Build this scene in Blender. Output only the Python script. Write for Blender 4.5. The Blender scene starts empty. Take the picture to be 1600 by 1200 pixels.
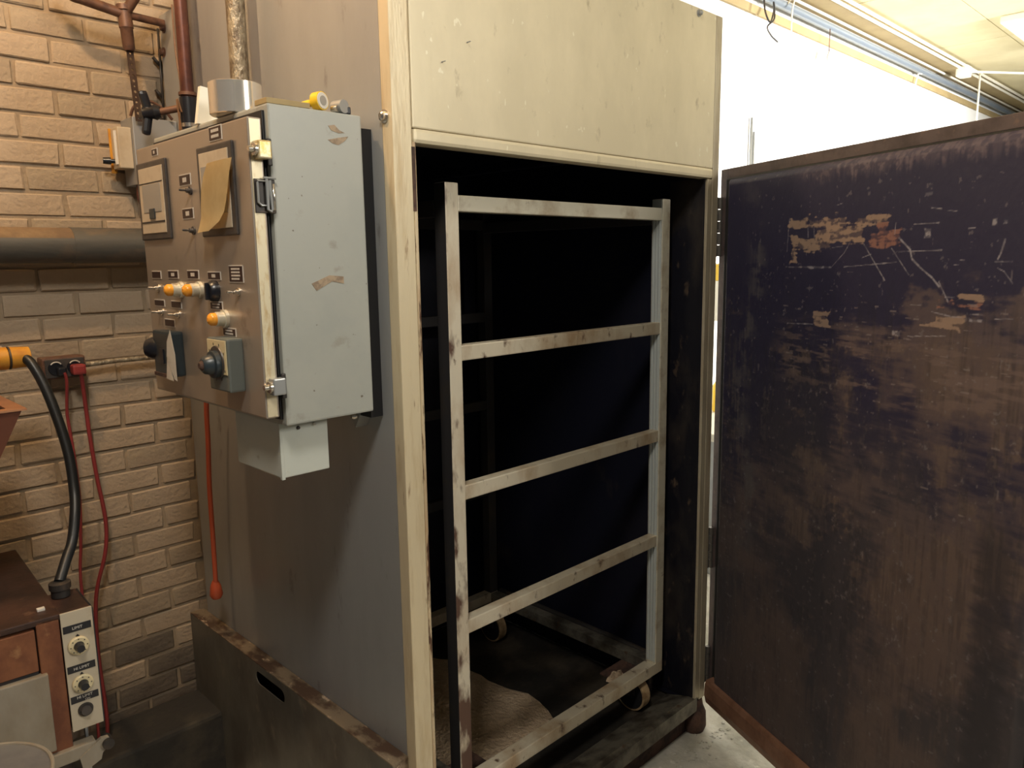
import bpy, bmesh, math, random
import numpy as np
from mathutils import Vector, Matrix
random.seed(7)
SC = bpy.context.scene
COL = SC.collection

# ------------------------------------------------------------------ camera
cam = bpy.data.cameras.new('camera'); camo = bpy.data.objects.new('camera', cam); COL.objects.link(camo)
Rt = Vector((0.70863, -0.705433, -0.014434)); Up = Vector((0.122832, 0.103193, 0.987048)); Fw = Vector((0.694807, 0.701224, -0.159775))
camo.matrix_world = Matrix(((Rt.x, Up.x, -Fw.x, -0.937), (Rt.y, Up.y, -Fw.y, -1.270), (Rt.z, Up.z, -Fw.z, 1.600), (0, 0, 0, 1)))
cam.sensor_width = 36.0; cam.lens = 36.0 * 1199.8 / 1600; cam.clip_start = 0.02; cam.clip_end = 60
SC.camera = camo
# ------------------------------------------------------------------ world and lights
W = bpy.data.worlds.new('world'); SC.world = W; W.use_nodes = True
W.node_tree.nodes['Background'].inputs[0].default_value = (0.80, 0.88, 1.0, 1)
W.node_tree.nodes['Background'].inputs[1].default_value = 0.07
def area(name, loc, target, size, energy, color, size_y=None):
    l = bpy.data.lights.new(name, 'AREA'); l.energy = energy; l.color = color
    l.size = size
    if size_y: l.shape = 'RECTANGLE'; l.size_y = size_y
    o = bpy.data.objects.new(name, l); COL.objects.link(o); o.location = loc
    o.rotation_euler = (Vector(target) - Vector(loc)).to_track_quat('-Z', 'Y').to_euler()
    return o
area('ceiling_light_over_aisle', (-0.95, -0.95, 3.1), (0.1, 0.0, 1.3), 0.30, 31, (1.0, 0.94, 0.84), 0.5)
area('ceiling_light_front', (1.3, -3.4, 3.1), (0.6, 0.0, 1.2), 0.5, 105, (1.0, 0.95, 0.86), 1.4)
dl = area('daylight_right', (5.2, -4.2, 2.2), (5.0, 1.1, 1.8), 1.8, 250, (1.0, 0.98, 0.94), 1.6); dl.data.spread = math.radians(75)
def point(name, loc, energy, color, r):
    l = bpy.data.lights.new(name, 'POINT'); l.energy = energy; l.color = color; l.shadow_soft_size = r
    o = bpy.data.objects.new(name, l); COL.objects.link(o); o.location = loc; return o
point('warm_bulb_over_pipes', (-0.70, 0.35, 2.85), 44, (1.0, 0.66, 0.36), 0.03)
SC.view_settings.view_transform = 'Standard'; SC.view_settings.look = 'None'
SC.view_settings.exposure = 0.0; SC.view_settings.gamma = 1.0; SC.view_settings.use_curve_mapping = False

# ------------------------------------------------------------------ materials
def node(nt, t, **kw):
    n = nt.nodes.new(t)
    for k, v in kw.items(): setattr(n, k, v)
    return n
def mat(name, base, rough=.5, metal=0.0, col2=None, scale=8.0, lo=.45, hi=.65, stretch=(1, 1, 1), col3=None, scale3=30.0, lo3=.6, hi3=.7,
        bump=0.0, bscale=60.0, bdist=.004, rough2=None, attr=None, zst=None, emit=None, emit_s=0, coat=0, speck=None, sscale=160, slo=.70):
    m = bpy.data.materials.new(name); m.use_nodes = True; nt = m.node_tree
    b = nt.nodes['Principled BSDF']; b.inputs['Roughness'].default_value = rough; b.inputs['Metallic'].default_value = metal
    if coat: b.inputs['Coat Weight'].default_value = coat
    tc = node(nt, 'ShaderNodeTexCoord'); mp = node(nt, 'ShaderNodeMapping'); mp.inputs['Scale'].default_value = stretch
    nt.links.new(tc.outputs['Object'], mp.inputs['Vector'])
    rgb = node(nt, 'ShaderNodeRGB'); rgb.outputs[0].default_value = (*base, 1); cur = rgb.outputs[0]
    if attr:
        a = node(nt, 'ShaderNodeVertexColor'); a.layer_name = attr; cur = a.outputs['Color']
    def layer(cur, c, sc, l, h, det=6):
        n = node(nt, 'ShaderNodeTexNoise'); n.inputs['Scale'].default_value = sc; n.inputs['Detail'].default_value = det; n.inputs['Roughness'].default_value = .62
        nt.links.new(mp.outputs[0], n.inputs['Vector'])
        r = node(nt, 'ShaderNodeMapRange'); r.inputs['From Min'].default_value = l; r.inputs['From Max'].default_value = h
        nt.links.new(n.outputs[0], r.inputs['Value'])
        x = node(nt, 'ShaderNodeMix', data_type='RGBA'); nt.links.new(r.outputs[0], x.inputs[0]); nt.links.new(cur, x.inputs[6]); x.inputs[7].default_value = (*c, 1)
        return x.outputs[2], r.outputs[0]
    fac = None
    if col2: cur, fac = layer(cur, col2, scale, lo, hi)
    if col3: cur, _ = layer(cur, col3, scale3, lo3, hi3)
    if zst:                                                             # burnt-on stain that gets denser towards the foot
        c_, z0, z1 = zst; sx = node(nt, 'ShaderNodeSeparateXYZ'); nt.links.new(tc.outputs['Object'], sx.inputs[0])
        r = node(nt, 'ShaderNodeMapRange'); r.inputs['From Min'].default_value = z1; r.inputs['From Max'].default_value = z0; nt.links.new(sx.outputs[2], r.inputs['Value'])
        n = node(nt, 'ShaderNodeTexNoise'); n.inputs['Scale'].default_value = 16; n.inputs['Detail'].default_value = 6; nt.links.new(mp.outputs[0], n.inputs['Vector'])
        a = node(nt, 'ShaderNodeMath', operation='MULTIPLY_ADD'); nt.links.new(r.outputs[0], a.inputs[0]); a.inputs[1].default_value = .17; nt.links.new(n.outputs[0], a.inputs[2])
        q = node(nt, 'ShaderNodeMapRange'); q.inputs['From Min'].default_value = .57; q.inputs['From Max'].default_value = .68; nt.links.new(a.outputs[0], q.inputs['Value'])
        x = node(nt, 'ShaderNodeMix', data_type='RGBA'); nt.links.new(q.outputs[0], x.inputs[0]); nt.links.new(cur, x.inputs[6]); x.inputs[7].default_value = (*c_, 1); cur = x.outputs[2]
    if speck: cur, _ = layer(cur, speck, sscale, slo, slo + .04, 2)
    nt.links.new(cur, b.inputs['Base Color'])
    if rough2 is not None and fac is not None:
        r = node(nt, 'ShaderNodeMapRange'); nt.links.new(fac, r.inputs['Value']); r.inputs['To Min'].default_value = rough; r.inputs['To Max'].default_value = rough2
        nt.links.new(r.outputs[0], b.inputs['Roughness'])
    if bump:
        n = node(nt, 'ShaderNodeTexNoise'); n.inputs['Scale'].default_value = bscale; n.inputs['Detail'].default_value = 5
        nt.links.new(mp.outputs[0], n.inputs['Vector'])
        bu = node(nt, 'ShaderNodeBump'); bu.inputs['Strength'].default_value = min(1, bump); bu.inputs['Distance'].default_value = bdist
        nt.links.new(n.outputs[0], bu.inputs['Height']); nt.links.new(bu.outputs[0], b.inputs['Normal'])
    if emit:
        b.inputs['Emission Color'].default_value = (*emit, 1); b.inputs['Emission Strength'].default_value = emit_s
    return m
M = {}
M['header'] = mat('header_steel', (.65, .57, .40), .40, .22, (.74, .65, .46), 5, .42, .68, (1, 1, .5), (.40, .33, .22), 26, .62, .78, bump=.08, bscale=40, speck=(.78, .72, .55), sscale=60, slo=.70)
M['post'] = mat('post_steel', (.66, .56, .38), .40, .22, (.50, .38, .22), 14, .5, .75, (2.5, 2.5, .35), (.22, .12, .06), 22, .64, .74, bump=.12, bscale=70)
M['jamb'] = mat('worn_jamb_steel', (.60, .49, .32), .42, .2, (.42, .28, .16), 16, .42, .62, (2, 2, .35), (.10, .05, .03), 20, .53, .60, bump=.3)
M['post_right'] = mat('right_post_steel', (.52, .46, .34), .35, .3, (.36, .29, .20), 9, .45, .7, (2, 2, .4))
M['side'] = mat('side_panel_steel', (.40, .41, .41), .36, .42, (.36, .36, .36), 4, .4, .65, (1, 1, .35), (.13, .11, .09), 16, .63, .8, bump=.06, bscale=18, rough2=.48, speck=(.42, .42, .40), sscale=70, slo=.71)
M['side_low'] = M['side']
M['cavity'] = mat('smoked_liner', (.005, .0058, .015), .5, .0, (.012, .011, .018), 4, .5, .75, (1, 1, .6), (.045, .034, .026), 7, .64, .85, bump=.3, bscale=30)
M['cavity_edge'] = mat('smoked_liner_scraped', (.006, .006, .011), .42, .0, (.035, .028, .024), 9, .46, .68, (1, 1, .5), (.11, .075, .05), 24, .60, .74, bump=.4, bscale=40)
M['cavfloor'] = mat('greasy_oven_floor', (.020, .018, .016), .45, 0, (.075, .060, .045), 6, .45, .7, (1, 1, 1), bump=.6, bscale=40)
M['grease'] = mat('dried_grease', (.56, .42, .29), .5, 0, (.34, .25, .165), 9, .42, .68, (1, 1, 1), (.70, .55, .40), 40, .58, .7, bump=1, bscale=80, bdist=.012)
M['sill'] = mat('sill_steel', (.20, .185, .15), .4, .4, (.06, .05, .04), 12, .42, .62, (1, 1, 1), (.12, .07, .04), 30, .6, .7, bump=.2)
M['rust'] = mat('rust_scale', (.10, .05, .033), .8, 0, (.04, .022, .018), 20, .4, .6, bump=1, bscale=50)
M['rack'] = mat('rack_steel', (.66, .62, .50), .36, .3, (.42, .34, .24), 12, .48, .7, (1, 1, 1), (.15, .085, .045), 20, .63, .72, bump=.05)
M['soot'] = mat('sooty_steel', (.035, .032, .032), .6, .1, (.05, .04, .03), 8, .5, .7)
M['dust'] = mat('brown_dust', (.25, .165, .09), .9, 0, (.17, .11, .065), 14, .42, .62, bump=.4)
M['rack_stain'] = mat('rack_steel_stained', (.60, .54, .42), .38, .25, (.40, .29, .18), 9, .45, .68, (1, 1, .6), (.10, .055, .035), 24, .60, .70, bump=.08)
M['rack_dirty'] = mat('rack_steel_burnt', (.62, .56, .44), .40, .2, (.46, .36, .25), 9, .45, .68, (1.4, 1.4, .6), (.10, .055, .035), 24, .66, .74, zst=((.11, .06, .042), .35, 1.15), bump=.1)
M['wheel'] = mat('caster_wheel', (.42, .30, .17), .5, 0, (.25, .16, .08), 30, .45, .6)
M['iron'] = mat('dark_iron', (.05, .045, .042), .5, .5, (.10, .07, .05), 20, .5, .7)
M['boxgrey'] = mat('enclosure_paint', (.35, .355, .32), .42, 0, (.325, .335, .305), 5, .45, .6, (1, 1, 1), (.25, .235, .19), 15, .62, .76, bump=.04, bscale=60, speck=(.13, .11, .08), sscale=80, slo=.735)
M['boxpatch'] = mat('chipped_paint_patch', (.36, .27, .18), .7, 0, (.22, .16, .11), 60, .45, .6)
M['lid'] = mat('brushed_lid_steel', (.46, .40, .34), .34, .6, (.40, .34, .28), 4, .4, .65, (1, 1, 1), (.22, .17, .13), 10, .64, .8, bump=.03)
M['lidedge'] = mat('lid_edge_steel', (.66, .58, .40), .4, .3, (.52, .38, .20), 30, .55, .68, (2, 2, .6))
M['rubber'] = mat('black_rubber', (.014, .014, .016), .5)
M['bezel'] = mat('gauge_bezel', (.075, .065, .06), .4, .2, (.05, .045, .045), 30)
M['dial'] = mat('gauge_face', (.55, .46, .34), .35, 0, (.47, .38, .27), 20)
M['dialgrey'] = mat('gauge_window', (.33, .31, .28), .2, .1)
M['black'] = mat('black_plastic', (.012, .013, .018), .3)
M['navy'] = mat('knob_plastic', (.025, .035, .042), .35)
M['tagp'] = mat('dark_tag_plate', (.035, .018, .016), .4)
M['white'] = mat('tag_white', (.62, .58, .52), .5)
M['paper'] = mat('note_paper', (.72, .57, .31), .8, 0, (.64, .48, .24), 12, .4, .6)
M['paper2'] = mat('grey_paper_label', (.50, .46, .40), .7, 0, (.40, .36, .30), 18)
M['chrome'] = mat('chrome', (.62, .58, .52), .22, .9)
M['zinc'] = mat('zinc_bracket', (.60, .52, .34), .35, .4, (.60, .40, .10), 60, .5, .65)
M['zincgrey'] = mat('zinc_grey', (.36, .37, .37), .38, .5)
M['amber'] = mat('amber_lens', (.85, .33, .03), .2, 0, (.95, .45, .06), 80)
M['foil'] = mat('aluminium_foil', (.90, .84, .74), .16, .8)
M['yellow'] = mat('yellow_plastic', (.80, .52, .03), .35)
M['yplug'] = mat('orange_yellow_plug', (.62, .29, .03), .4, 0, (.50, .20, .02), 30)
M['underbox'] = mat('lower_box_paint', (.50, .52, .47), .45, 0, (.44, .46, .40), 8, .5, .7, (1, 1, 1), (.30, .27, .17), 18, .66, .76)
M['pipered'] = mat('copper_pipe', (.13, .045, .03), .42, .35, (.07, .025, .02), 14, .45, .65)
M['orangetube'] = mat('orange_insulated_tube', (.42, .10, .03), .5)
M['flex'] = mat('galvanised_conduit', (.34, .29, .21), .4, .4, (.16, .12, .08), 60, .45, .6, (1, 1, .5), bump=1, bscale=130)
M['strap'] = mat('perforated_strap', (.06, .035, .025), .5, .3, (.10, .06, .04), 30)
M['brown'] = mat('rusty_brown_fitting', (.16, .08, .05), .5, .2, (.08, .04, .03), 30)
M['wire'] = mat('thin_brown_wire', (.18, .09, .04), .5)
M['red'] = mat('red_cord', (.26, .035, .035), .45)
M['orange'] = mat('orange_cord', (.50, .09, .035), .45)
M['blackcord'] = mat('black_cord', (.012, .013, .014), .4)
M['brick'] = mat('painted_brick', (.44, .34, .24), .75, 0, (.37, .28, .195), 4, .42, .64, (1, 1, 1), (.25, .18, .13), 14, .64, .78, bump=1, bscale=75)
M['brick2'] = mat('painted_brick_dull', (.37, .29, .20), .75, 0, (.29, .22, .155), 5, .42, .64, (1, 1, 1), (.19, .14, .10), 14, .62, .78, bump=1, bscale=75)
M['brick3'] = mat('sooty_shaded_brick', (.17, .135, .10), .8, 0, (.11, .085, .065), 5, .42, .64, (1, 1, 1), (.06, .045, .035), 14, .58, .78, bump=1, bscale=75)  # soot plus the shade low on the wall, both in the brick colour
M['mortar'] = mat('mortar', (.36, .275, .185), .9, 0, (.29, .22, .15), 10, .4, .6, bump=.6, bscale=90)
M['duct'] = mat('dusty_pipe', (.10, .095, .085), .5, .2, (.22, .15, .10), 10, .48, .66, (.5, 1, 1), bump=.4, bscale=50)
M['plaster'] = mat('white_wall_paint', (.86, .86, .84), .8, bump=.1, bscale=20)
M['ceil'] = mat('ceiling_board', (.60, .53, .33), .8, 0, (.55, .48, .29), 3, .4, .6)
M['trimtan'] = mat('tan_trim', (.36, .27, .13), .7, 0, (.32, .235, .11), 6)
M['pan'] = mat('grey_pan_metal', (.20, .20, .20), .45, .3, (.15, .15, .16), 8)
M['channel'] = mat('channel_steel', (.60, .64, .63), .34, .35)
M['conduitblue'] = mat('grey_blue_pipe', (.24, .28, .33), .35, .4)
M['conduitwhite'] = mat('white_pipe', (.82, .78, .66), .5)
M['concrete'] = mat('concrete_floor', (.52, .50, .44), .7, 0, (.34, .33, .28), 5, .42, .62, (1, 1, 1), (.66, .64, .57), 22, .6, .7, bump=1, bscale=40)
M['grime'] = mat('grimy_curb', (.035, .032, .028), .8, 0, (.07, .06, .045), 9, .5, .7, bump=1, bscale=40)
M['guard'] = mat('guard_steel', (.165, .155, .13), .42, .35, (.10, .085, .07), 6, .42, .66, (1, 1, .6), (.26, .22, .17), 16, .62, .75, bump=.15, bscale=30)
M['guardtop'] = mat('guard_top_steel', (.26, .20, .135), .5, .25, (.10, .06, .04), 16, .45, .55, (1, .5, 1), (.55, .42, .30), 30, .60, .66, bump=.3)
M['ovtop'] = mat('burnt_oven_top', (.075, .036, .026), .45, .2, (.035, .02, .016), 9, .42, .62, (1, 1, 1), (.15, .08, .05), 26, .62, .72, bump=.2)
M['ovfront'] = mat('scorched_oven_front', (.24, .095, .045), .42, .25, (.13, .045, .025), 10, .42, .62, (1, 1, .7), (.34, .17, .08), 22, .6, .72, bump=.15)
M['ovdark'] = mat('sooty_oven_body', (.018, .017, .02), .5, .1, (.05, .025, .02), 8, .5, .7)
M['ovdoor'] = mat('oven_door_enamel', (.30, .265, .21), .45, .1, (.22, .18, .13), 7, .45, .68, (1, 1, .5), (.12, .07, .04), 18, .66, .76)
M['strip'] = mat('oven_control_strip', (.50, .44, .34), .4, .2, (.40, .33, .23), 12, .5, .7)
M['knobface'] = mat('knob_dial_cream', (.62, .53, .33), .4)
M['hopper'] = mat('copper_brown_sheet', (.15, .052, .03), .4, .3, (.11, .036, .022), 6)
M['hoptop'] = mat('copper_rim', (.42, .20, .10), .4, .3, (.30, .13, .07), 10)
M['doorskin'] = mat('oven_door_outer', (.35, .30, .23), .4, .5)
M['doortrim'] = mat('brown_door_trim', (.12, .09, .09), .42, .2, (.075, .055, .055), 16, .45, .65, (1, 1, 1), (.18, .12, .10), 30, .62, .72, bump=.1)
M['doorlip'] = mat('copper_brown_lip', (.32, .17, .11), .38, .3, (.22, .11, .07), 16, .45, .65, bump=.1)
M['doorpanel'] = mat('smoked_door_panel', (.02, .02, .03), .5, .0, attr='Col', bump=.25, bscale=45)
M['hinge'] = mat('hinge_steel', (.12, .11, .10), .4, .5)
M['wood'] = mat('crate_wood', (.55, .42, .22), .7, 0, (.45, .33, .16), 10)
M['lamp'] = mat('fluorescent_tube', (1, 1, 1), .5, emit=(1.0, .97, .88), emit_s=9)

# ------------------------------------------------------------------ mesh helpers
class MB:
    def __init__(s): s.bm = bmesh.new()
    def box(s, a, b, bev=0.0, rot=None, piv=None):
        a = Vector(a); b = Vector(b)
        lo = Vector((min(a.x, b.x), min(a.y, b.y), min(a.z, b.z))); hi = Vector((max(a.x, b.x), max(a.y, b.y), max(a.z, b.z)))
        t = bmesh.new(); bmesh.ops.create_cube(t, size=1)
        for v in t.verts: v.co = Vector((lo[i] + (v.co[i] + .5) * (hi[i] - lo[i]) for i in range(3)))
        if bev: bmesh.ops.bevel(t, geom=t.edges[:], offset=bev, segments=2, affect='EDGES', profile=.6)
        if rot is not None:
            c = Vector(piv) if piv else (lo + hi) / 2
            for v in t.verts: v.co = rot @ (v.co - c) + c
        s._add(t); return s
    def _add(s, t):
        me = bpy.data.meshes.new('t'); t.to_mesh(me); t.free(); s.bm.from_mesh(me); bpy.data.meshes.remove(me)
    def tube(s, pts, r, n=12, cap=True, smooth=0):
        pts = [Vector(p) for p in pts]
        if smooth:
            out = []
            P = [pts[0]] + pts + [pts[-1]]
            for i in range(1, len(P) - 2):
                for k in range(smooth):
                    t = k / smooth; p0, p1, p2, p3 = P[i - 1], P[i], P[i + 1], P[i + 2]
                    out.append(.5 * ((2 * p1) + (-p0 + p2) * t + (2 * p0 - 5 * p1 + 4 * p2 - p3) * t * t + (-p0 + 3 * p1 - 3 * p2 + p3) * t ** 3))
            out.append(pts[-1]); pts = out
        rs = r if isinstance(r, (list, tuple)) else [r] * len(pts)
        rings = []; nrm = None
        for i, p in enumerate(pts):
            d = (pts[min(i + 1, len(pts) - 1)] - pts[max(i - 1, 0)])
            if d.length < 1e-9: d = Vector((0, 0, 1))
            d.normalize()
            if nrm is None: nrm = d.orthogonal().normalized()
            nrm = (nrm - d * nrm.dot(d)).normalized(); b = d.cross(nrm)
            rings.append([s.bm.verts.new(p + (nrm * math.cos(2 * math.pi * k / n) + b * math.sin(2 * math.pi * k / n)) * rs[i]) for k in range(n)])
        for A, B in zip(rings, rings[1:]):
            for k in range(n):
                f = s.bm.faces.new((A[k], A[(k + 1) % n], B[(k + 1) % n], B[k])); f.smooth = True
        if cap: s.bm.faces.new(rings[0][::-1]); s.bm.faces.new(rings[-1])
        return s
    def cyl(s, a, b, r, n=20, r2=None): return s.lathe(a, b, [(0, r), (1, r if r2 is None else r2)], n)
    def lathe(s, a, b, prof, n=20):                     # prof: (t along a->b, radius); capped solids
        a = Vector(a); b = Vector(b); d = (b - a); L = d.length; d.normalize(); u = d.orthogonal().normalized(); w = d.cross(u)
        rings = []
        for t, r in prof:
            c = a + d * (L * t)
            rings.append([s.bm.verts.new(c + (u * math.cos(2 * math.pi * k / n) + w * math.sin(2 * math.pi * k / n)) * max(r, 1e-5)) for k in range(n)])
        for A, B in zip(rings, rings[1:]):
            for k in range(n):
                s.bm.faces.new((A[k], A[(k + 1) % n], B[(k + 1) % n], B[k])).smooth = True
        s.bm.faces.new(rings[0][::-1]); s.bm.faces.new(rings[-1])
        return s
    def prism(s, poly, vec):                            # planar polygon extruded by vec
        v = Vector(vec); A = [s.bm.verts.new(Vector(p)) for p in poly]; B = [s.bm.verts.new(Vector(p) + v) for p in poly]
        n = len(A); s.bm.faces.new(A[::-1]); s.bm.faces.new(B)
        for i in range(n): s.bm.faces.new((A[i], A[(i + 1) % n], B[(i + 1) % n], B[i]))
        return s
    def build(s, name, m, parent=None, sharp=True):
        bmesh.ops.recalc_face_normals(s.bm, faces=s.bm.faces[:])
        me = bpy.data.meshes.new(name)
        if sharp:
            for e in s.bm.edges:
                if len(e.link_faces) == 2 and e.calc_face_angle(0) > .7: e.smooth = False
        s.bm.to_mesh(me); s.bm.free(); me.materials.append(M[m] if isinstance(m, str) else m)
        o = bpy.data.objects.new(name, me); COL.objects.link(o)
        if parent: attach(o, parent)
        return o
def wm(o):
    m = o.matrix_basis.copy()
    if o.parent: m = wm(o.parent) @ o.matrix_parent_inverse @ m
    return m
def attach(o, parent):
    o.parent = parent; o.matrix_parent_inverse = wm(parent).inverted()
def tag(o, label=None, cat=None, group=None, kind=None):
    for k, v in (('label', label), ('category', cat), ('group', group), ('kind', kind)):
        if v: o[k] = v
    return o
def thing(name, label, cat, loc=(0, 0, 0), rz=0, group=None):
    o = bpy.data.objects.new(name, None); COL.objects.link(o); o.location = loc; o.rotation_euler = (0, 0, rz); o.empty_display_size = .1
    return tag(o, label, cat, group)
def text(s, loc, size, rot, parent, m='white', name='lettering'):
    c = bpy.data.curves.new(name, 'FONT'); c.body = s; c.size = size; c.extrude = .0002; c.align_x = 'CENTER'; c.align_y = 'CENTER'
    t = bpy.data.objects.new(name, c); me = bpy.data.meshes.new_from_object(t); bpy.data.objects.remove(t)
    me.materials.clear(); me.materials.append(M[m])
    o = bpy.data.objects.new(name, me); COL.objects.link(o); o.location = loc; o.rotation_euler = rot; attach(o, parent)
    return o
def box(a, b, bev=0.0): return MB().box(a, b, bev)
RZ = lambda a: Matrix.Rotation(a, 3, 'Z')
RX = lambda a: Matrix.Rotation(a, 3, 'X')
RY = lambda a: Matrix.Rotation(a, 3, 'Y')
WY = 1.12
def copy_tree(o, parent=None):
    c = o.copy(); COL.objects.link(c)
    if parent: c.parent = parent
    for ch in [x for x in SC.objects if x.parent == o]: copy_tree(ch, c)
    return c

# ================================================================== SETTING
tag(box((-3, -5, -.12), (12, 1.3, 0)).build('floor', 'concrete'), kind='structure', label='rough concrete floor scattered with pale grit')
wall = tag(box((-3, WY + .0035, 0), (1.0, WY + .25, 3.2)).build('wall_back', 'mortar'), kind='structure', label='beige painted brick wall behind the oven')
# bricks: a few tumbled variants sharing mesh data
def brick_mesh(L, i):
    rnd = random.Random(i); t = bmesh.new(); bmesh.ops.create_cube(t, size=1)
    for v in t.verts: v.co = Vector((v.co.x * L, v.co.y * .03, v.co.z * .0585))
    bmesh.ops.bevel(t, geom=[e for e in t.edges], offset=.0035, segments=1, affect='EDGES')
    for v in t.verts:
        v.co += Vector((rnd.uniform(-.0022, .0022), rnd.uniform(-.0010, .0010), rnd.uniform(-.002, .002)))
    me = bpy.data.meshes.new('brick'); t.to_mesh(me); t.free(); me.materials.append(M['brick' if i % 3 else 'brick2']); return me
bm_full = [brick_mesh(.1735, i) for i in range(9)]; bm_half = [brick_mesh(.08, 20 + i) for i in range(3)]
bm_soot_shade = [brick_mesh(.1735, 31), brick_mesh(.08, 34)]  # bricks near the floor, darkened for soot and shade together
for m_ in bm_soot_shade: m_.materials[0] = M['brick3']
ZR = 1.564; ph = -.371 + .0915
far = MB(); nb = 0
for r in range(-20, 24):
    z = ZR + r * .0669
    if z < .03 or z > 3.17: continue
    off = (0 if r % 2 == 0 else .0915)
    k = -1
    xe = .012 if z < 2.2 else .62
    for k in range(-18, 6):
        x = ph + off + k * .183
        if x > xe + .07 or x < -2.9: continue
        L = .173; half = False
        if x + .0865 > xe:
            x0 = x - .0865; L = xe - x0
            if L < .04: continue
            x = x0 + L / 2
        if x > -.78 and z < 2.62:
            if L > .16: me = bm_full[random.randrange(9)]; sx = 1
            else: me = bm_half[random.randrange(3)]; sx = L / .08
            if z < .32 or (z < .45 and random.random() < .45): me = bm_soot_shade[0 if L > .16 else 1]
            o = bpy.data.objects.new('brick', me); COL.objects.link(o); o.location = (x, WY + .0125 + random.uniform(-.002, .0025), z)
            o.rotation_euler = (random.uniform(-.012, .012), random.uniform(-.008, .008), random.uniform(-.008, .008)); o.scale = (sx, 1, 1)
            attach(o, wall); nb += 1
        else:
            far.box((x - L / 2, WY - .003, z - .0285), (x + L / 2, WY + .02, z + .0285))
o = far.build('brickwork', 'brick', wall); tag(o, kind='stuff')
tag(box((1.0, WY, 0), (12, WY + .25, 3.3)).build('wall_right', 'plaster'), kind='structure', label='white painted wall glaring in daylight')
ceil = tag(box((-3, -5, 3.215), (12, WY + .25, 3.4)).build('ceiling', 'ceil'), kind='structure', label='cream ceiling of large boards with fine seams')
for i in range(6):
    for j in range(5):
        x0 = 1.2 + i * 1.6; y1 = .90 - j * .5
        box((x0 + .004, y1 - .496, 3.2), (x0 + 1.596, y1, 3.216), .002).build('ceiling_panel', 'ceil', ceil)
tag(box((.6, WY - .02, 3.0), (12, WY, 3.05), .003).build('trim_1', 'trimtan'), kind='structure', label='tan strip along the top of the white wall')
tag(box((.6, .93, 3.165), (12, WY, 3.215), .003).build('trim_2', 'trimtan'), kind='structure', label='tan board where wall meets ceiling')
tag(MB().tube([(.6, 1.065, 3.095), (12, 1.065, 3.095)], .026, 16).tube([(3.0, 1.065, 3.095), (3.06, 1.065, 3.095)], .031, 16).build('steel_conduit', 'conduitblue'), 'grey-blue steel conduit running along the top of the white wall', 'pipe')
tag(MB().tube([(.6, 1.045, 3.145), (12, 1.045, 3.145)], .009, 10).build('thin_conduit', 'conduitwhite'), 'thin cream pipe just above the grey-blue conduit', 'pipe')
tag(MB().tube([(.6, .915, 3.172), (12, .915, 3.172)], .013, 12).build('ceiling_pipe', 'conduitwhite'), 'cream ceiling pipe nearest the white wall', 'pipe')
tag(MB().tube([(.6, .872, 3.178), (12, .872, 3.178)], .011, 12).build('ceiling_pipe', 'conduitwhite'), 'cream ceiling pipe beside its twin, farther from the wall', 'pipe')
jb = thing('junction_box', 'small white junction box on the ceiling pipes with a hooked arm', 'box', (6.75, .89, 3.14))
box((6.69, .86, 3.10), (6.83, .95, 3.19), .01).build('housing', 'conduitwhite', jb)
MB().tube([(6.83, .87, 3.15), (7.0, .70, 3.14), (7.3, .52, 3.15), (7.4, .44, 3.19)], .010, 8, smooth=4).build('arm', 'conduitwhite', jb)
tag(MB().tube([(7.0, .84, 3.17), (7.0, .84, 2.2)], .008, 8).build('drop_rod', 'conduitwhite'), 'long cream rod dropping past the junction box', 'rod')
tag(MB().tube([(6.2, 1.06, 3.07), (6.12, 1.075, 3.0), (6.12, 1.09, 2.45)], .006, 8, smooth=3).build('drop_wire', 'conduitwhite'), 'thin wire hanging down the white wall left of the junction box', 'wire')
tg = thing('hanging_tag', 'small pale tag dangling from the grey-blue conduit', 'tag', (4.35, 1.04, 2.86))
MB().tube([(4.35, 1.04, 3.07), (4.35, 1.04, 2.93)], .003, 6).build('string', 'brown', tg)
MB().box((4.335, 1.035, 2.87), (4.365, 1.045, 2.94), .003, RY(.5)).build('tag', 'paper2', tg)
tag(MB().tube([(3.46, 1.05, 3.13), (3.42, 1.02, 3.0), (3.45, 1.0, 2.93), (3.53, 1.02, 3.02), (3.56, 1.04, 3.07), (3.50, 1.0, 2.96), (3.42, 1.0, 2.90), (3.47, 1.0, 2.86), (3.55, 1.0, 2.84)], .005, 6, smooth=5).build('wire_loop', 'iron'), 'tangled dark wire hanging near the top of the oven corner', 'wire')
tag(MB().tube([(3.74, 1.04, 3.10), (3.8, 1.02, 3.16), (3.72, 1.0, 3.05), (3.72, 1.0, 2.9)], .005, 6, smooth=5).build('wire_loop', 'conduitwhite'), 'pale looped wire beside the tangled dark wire', 'wire')
tag(MB().tube([(3.47, 1.105, 2.42), (3.47, 1.105, .9)], .008, 8).build('wall_conduit', 'zincgrey'), 'taller of two thin vertical conduits on the white wall', 'pipe')
tag(MB().tube([(3.50, 1.105, 2.34), (3.50, 1.105, .9)], .008, 8).build('wall_conduit', 'zincgrey'), 'shorter of two thin vertical conduits on the white wall', 'pipe')
# ceiling lamp at the picture's top right corner
lf = thing('ceiling_lamp', 'glaring white tube lamp on the ceiling at top right', 'lamp', (5.75, .22, 3.17))
box((5.4, .12, 3.15), (6.5, .32, 3.2), .01).build('housing', 'conduitwhite', lf)
MB().tube([(5.45, .22, 3.125), (6.45, .22, 3.125)], .02, 12).build('tube', 'lamp', lf)
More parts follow.
